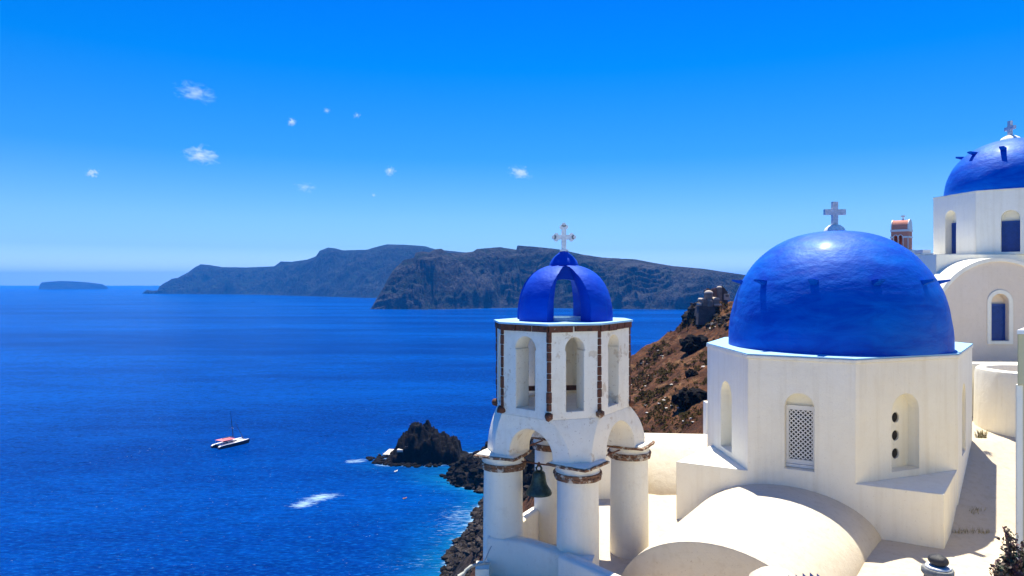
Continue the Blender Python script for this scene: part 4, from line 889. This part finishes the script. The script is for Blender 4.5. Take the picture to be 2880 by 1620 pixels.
mk('roof', MB().lathe([(1.15, 0), (.9, .7), (.4, 1.0), (.02, 1.1)], (x + .1, y + 1.5, -90.6), 14), M['white'], icp, 50)
mk('landing', MB().box((1118 - 1440) / F * y, (1134 - 1440) / F * y, y - 2, y + 2, -93.4, -92.2), M['palerock'], icp)

mb = MB()
for i in range(46):
    px = rng.uniform(1924, 1964); py = rng.uniform(850, 905) + (1964 - px) * .2; x0, y0, z0 = hit(px, min(py, 925)); q = rng.uniform(.6, 1.7); mb.add(*rock((x0, y0, z0), (q, q, q * 1.3), i * 1.1, 1, 1, .7))
for i in range(30):
    px = rng.uniform(1955, 2050); x0, y0, z0 = hit(px, rng.uniform(878, 925)); q = rng.uniform(.5, 1.4); mb.add(*rock((x0, y0, z0), (q, q, q), i * 1.7, 1, .8, .7))
mk('crag', mb, M['boulder'], kind='stuff', label='grey crags below the cliff chapel', cat='rocks')

# ------------------------------------------------------------------ boats
def cat_boat():
    st = Vector((-179.2, 427.5)); bw = Vector((-167.2, 447.0)); h = (bw - st).normalized(); s = Vector((-h.y, h.x)); cen = (st + bw) / 2
    t = thing('catamaran', 'white sailing catamaran with a pink canopy and dark red hulls, sails down', 'boat', (cen.x, cen.y, -100))
    def W(u, v_, z): return (cen.x + h.x * u + s.x * v_, cen.y + h.y * u + s.y * v_, -100 + z)
    M['hullr'] = simple('dark_red_hull', (.10, .015, .02), .4, .1, 1, .1, .01); M['deck'] = simple('white_deck', (.78, .77, .74), .5, .05, 1, .1, .01); M['canopy'] = simple('pink_canopy', (.62, .16, .18), .7, .1, 1, .1, .01); M['net'] = simple('trampoline_net', (.45, .47, .5), .8, .1, 1, .1, .01)
    for v0 in (-3.4, 3.4):
        rings = []
        for u, hw, zb, zt_ in ((-11, .55, .35, 1.0), (-9.8, .75, -.2, 1.5), (-6, .95, -.4, 1.75), (2, 1.0, -.4, 1.9), (8, .7, -.3, 2.1), (10.6, .3, -.1, 2.25), (11.5, .05, .9, 2.3)):
            rings.append([W(u, v0 + q * hw, z) for q, z in ((-.5, zb), (.5, zb), (1, zb + (zt_ - zb) * .45), (1, zt_), (-1, zt_), (-1, zb + (zt_ - zb) * .45))])
        hl = mk('hull', MB().loft(rings), M['hullr'], t, 40)
        mk('hull_deck', MB().loft([[W(u, v0 + q * hw * 1.04, z + dz) for q, dz in ((-1, .01), (1, .01), (1, .30), (-1, .30))] for u, hw, z in ((-10.6, .6, 1.05), (-9.8, .75, 1.5), (-6, .95, 1.75), (2, 1., 1.9), (8, .7, 2.1), (10.8, .27, 2.27))]), M['deck'], hl, 30)
    def B(name, u0, u1, v0, v1, z0, z1, m, p=t):
        return mk(name, MB().loft([[W(u, v_, z) for u, v_ in ((u0, v0), (u1, v0), (u1, v1), (u0, v1))] for z in (z0, z1)]), m, p)
    B('bridge_deck', -7.5, 3.5, -2.6, 2.6, 1.3, 2.05, M['deck']); B('cabin', -3.5, 2.8, -2.3, 2.3, 2.06, 3.3, M['deck']); B('cabin_glass', -3.6, 2.9, -2.35, 2.35, 2.5, 3.0, M['dark'])
    B('canopy', -8.2, 1.2, -3.4, 3.4, 4.2, 4.4, M['canopy'])
    for u in (-8, -3.6):
        for v_ in (-3.2, 3.2): mk('canopy_post', MB().tube([W(u, v_, 1.7), W(u, v_, 4.2)], .07, 6), M['deck'], t)
    B('foredeck_net', 3.52, 9.5, -2.7, 2.7, 1.95, 2.02, M['net']); B('bow_beam', 9.6, 9.9, -3.3, 3.3, 1.95, 2.2, M['deck'])
    M['mast'] = simple('dark_mast', (.03, .03, .05), .4, .1, 1, .1, .01)
    mk('mast', MB().tube([W(2.2, 0, 3.3), W(1.2, .1, 12), W(.3, .2, 21.)], [.19, .17, .11], 8), M['mast'], t, 60)
    mk('boom', MB().tube([W(2.0, 0, 5.3), W(-5.6, 0, 5.2)], [.30, .24], 8), M['mast'], t, 60)
    mk('furled_sail', MB().tube([W(9.7, 0, 2.2), W(3.3, .1, 14.)], [.16, .10], 6), M['mast'], t, 60)
    mk('spreader', MB().tube([W(1.6, -1.2, 10.3), W(1.6, 1.2, 10.3)], .07, 6), M['deck'], t)
    for v_ in (-4.2, 4.2): mk('shroud', MB().tube([W(0, v_, 2), W(.9, .1, 16.)], .03, 5), M['mast'], t)
cat_boat()
def dinghy(px, py, ln, hull, label, ang=.3):
    Y = 100 * F / (py - HOR); x = (px - 1440) / F * Y; t = thing('small_boat', label, 'boat', (x, Y, -100)); ca, sa = math.cos(ang), math.sin(ang); wd = ln * .19
    def ring(sc, z, z2): return [(x + ca * u * ln / 2 * sc - sa * v_ * wd * sc, Y + sa * u * ln / 2 * sc + ca * v_ * wd * sc, -100 + (z2 if u > .5 else z)) for u, v_ in ((-1, -.7), (-.3, -1), (.5, -.8), (1, 0), (.5, .8), (-.3, 1), (-1, .7))]
    mk('hull', MB().loft([ring(.8, -.1, -.1), ring(1, ln * .12, ln * .17), ring(.9, ln * .12, ln * .17), ring(.8, ln * .06, ln * .08)]), hull, t, 30)
    mk('thwart', MB().obox((x, Y, -100 + ln * .09), (ca, sa, 0), (-sa, ca, 0), (0, 0, 1), ln * .05, wd * .8, .04), M['wood'], t)
M['orange'] = simple('orange_hull', (.55, .25, .12), .5, .1, 2, .1, .01)
dinghy(1114, 1326, 3.2, M['white'], 'tiny white boat moored in front of the black islet', 1.2)
dinghy(1139, 1402, 2.4, M['orange'], 'tiny orange boat floating below the black islet', .9)
dinghy(712, 850, 13, M['dark'], 'tiny dark boat far out below the far headland', .1)

# ------------------------------------------------------------------ clouds (small wisps far out, above the haze)
def cloudmat(i, dens):
    m = bpy.data.materials.new('cloud_vapour'); m.use_nodes = True; t = NT(m); t.t.nodes.clear(); o = t.n('OutputMaterial'); pv = t.n('VolumePrincipled')
    pv.inputs['Color'].default_value = (1, 1, 1, 1); pv.inputs['Anisotropy'].default_value = .2
    tc_ = t.n('TexCoord'); ob = tc_.outputs['Object']; ln = t.n('VectorMath', operation='LENGTH'); t.put(ln.inputs[0], ob)
    n = t.noise(2.2, 5, .65, t.map((1, 1, 1), loc=(i * 3.7, i * 1.9, 0), vec=ob), dist=.6)
    f = t.math('SUBTRACT', t.math('MULTIPLY_ADD', n, 3.0, -1.0), t.math('MULTIPLY', ln.outputs['Value'], .85)); f = t.math('MULTIPLY', t.math('MAXIMUM', f, 0.), dens); t.put(pv.inputs['Density'], f)
    t.L.new(pv.outputs[0], o.inputs['Volume']); return m
bm = bmesh.new(); bmesh.ops.create_icosphere(bm, subdivisions=3, radius=1); cme = bpy.data.meshes.new('cloud'); bm.to_mesh(cme); bm.free()
CL = [(548, 262, 62, 30, .5, 'wispy white cloud, highest and widest of the clouds'), (566, 436, 56, 28, 1.2, 'bright small cloud below the highest wisp'), (260, 487, 20, 14, 1., 'small cloud farthest to the left'), (821, 343, 14, 13, .8, 'tiny cloud right of the widest wisp'), (919, 311, 11, 9, .5, 'faint tiny cloud, left one of the topmost pair'), (1003, 325, 12, 9, .5, 'faint tiny cloud, right one of the topmost pair'), (860, 528, 34, 16, .5, 'faint stretched cloud above the far headland peak'), (1097, 482, 17, 15, .6, 'faint little cloud left of the bell tower cross'), (1462, 486, 36, 22, 1.0, 'bright small cloud nearest above the bell tower cross'), (1051, 549, 8, 6, .6, 'tiniest faint cloud above the near headland')]
for i, (px, py, wx_, wz_, dn, lab) in enumerate(CL):
    Yk = 9000.; me = cme.copy(); o = bpy.data.objects.new('cloud', me); COL.objects.link(o); me.materials.append(cloudmat(i + 1, dn * .0075 * 40 / wx_ ** .8)); o.location = ((px - 1440) / F * Yk, Yk, CZ - (py - HOR) / F * Yk)
    o.scale = (wx_ * 1.15 / F * Yk, wz_ / F * Yk * 1.15, wz_ * 1.15 / F * Yk); o.rotation_euler = (0, R((-14, -8, 5, 0, 0, 10, -6, 10, -12, 0)[i]) * -1, 0); tag(o, lab, 'cloud', 'small clouds in the blue sky')

# ------------------------------------------------------------------ haze
HAZE = 5.4e-5
hb = MB().box(-24400, 24400, -450, 24400, -102, 345)
hm = bpy.data.materials.new('haze_air'); hm.use_nodes = True; t = NT(hm); t.t.nodes.clear(); o = t.n('OutputMaterial'); pv = t.n('VolumePrincipled'); pv.inputs['Density'].default_value = HAZE; pv.inputs['Color'].default_value = (.03, .36, 1.0, 1); pv.inputs['Anisotropy'].default_value = .0
t.L.new(pv.outputs[0], o.inputs['Volume'])
ho = mk('haze', hb, hm, kind='stuff')
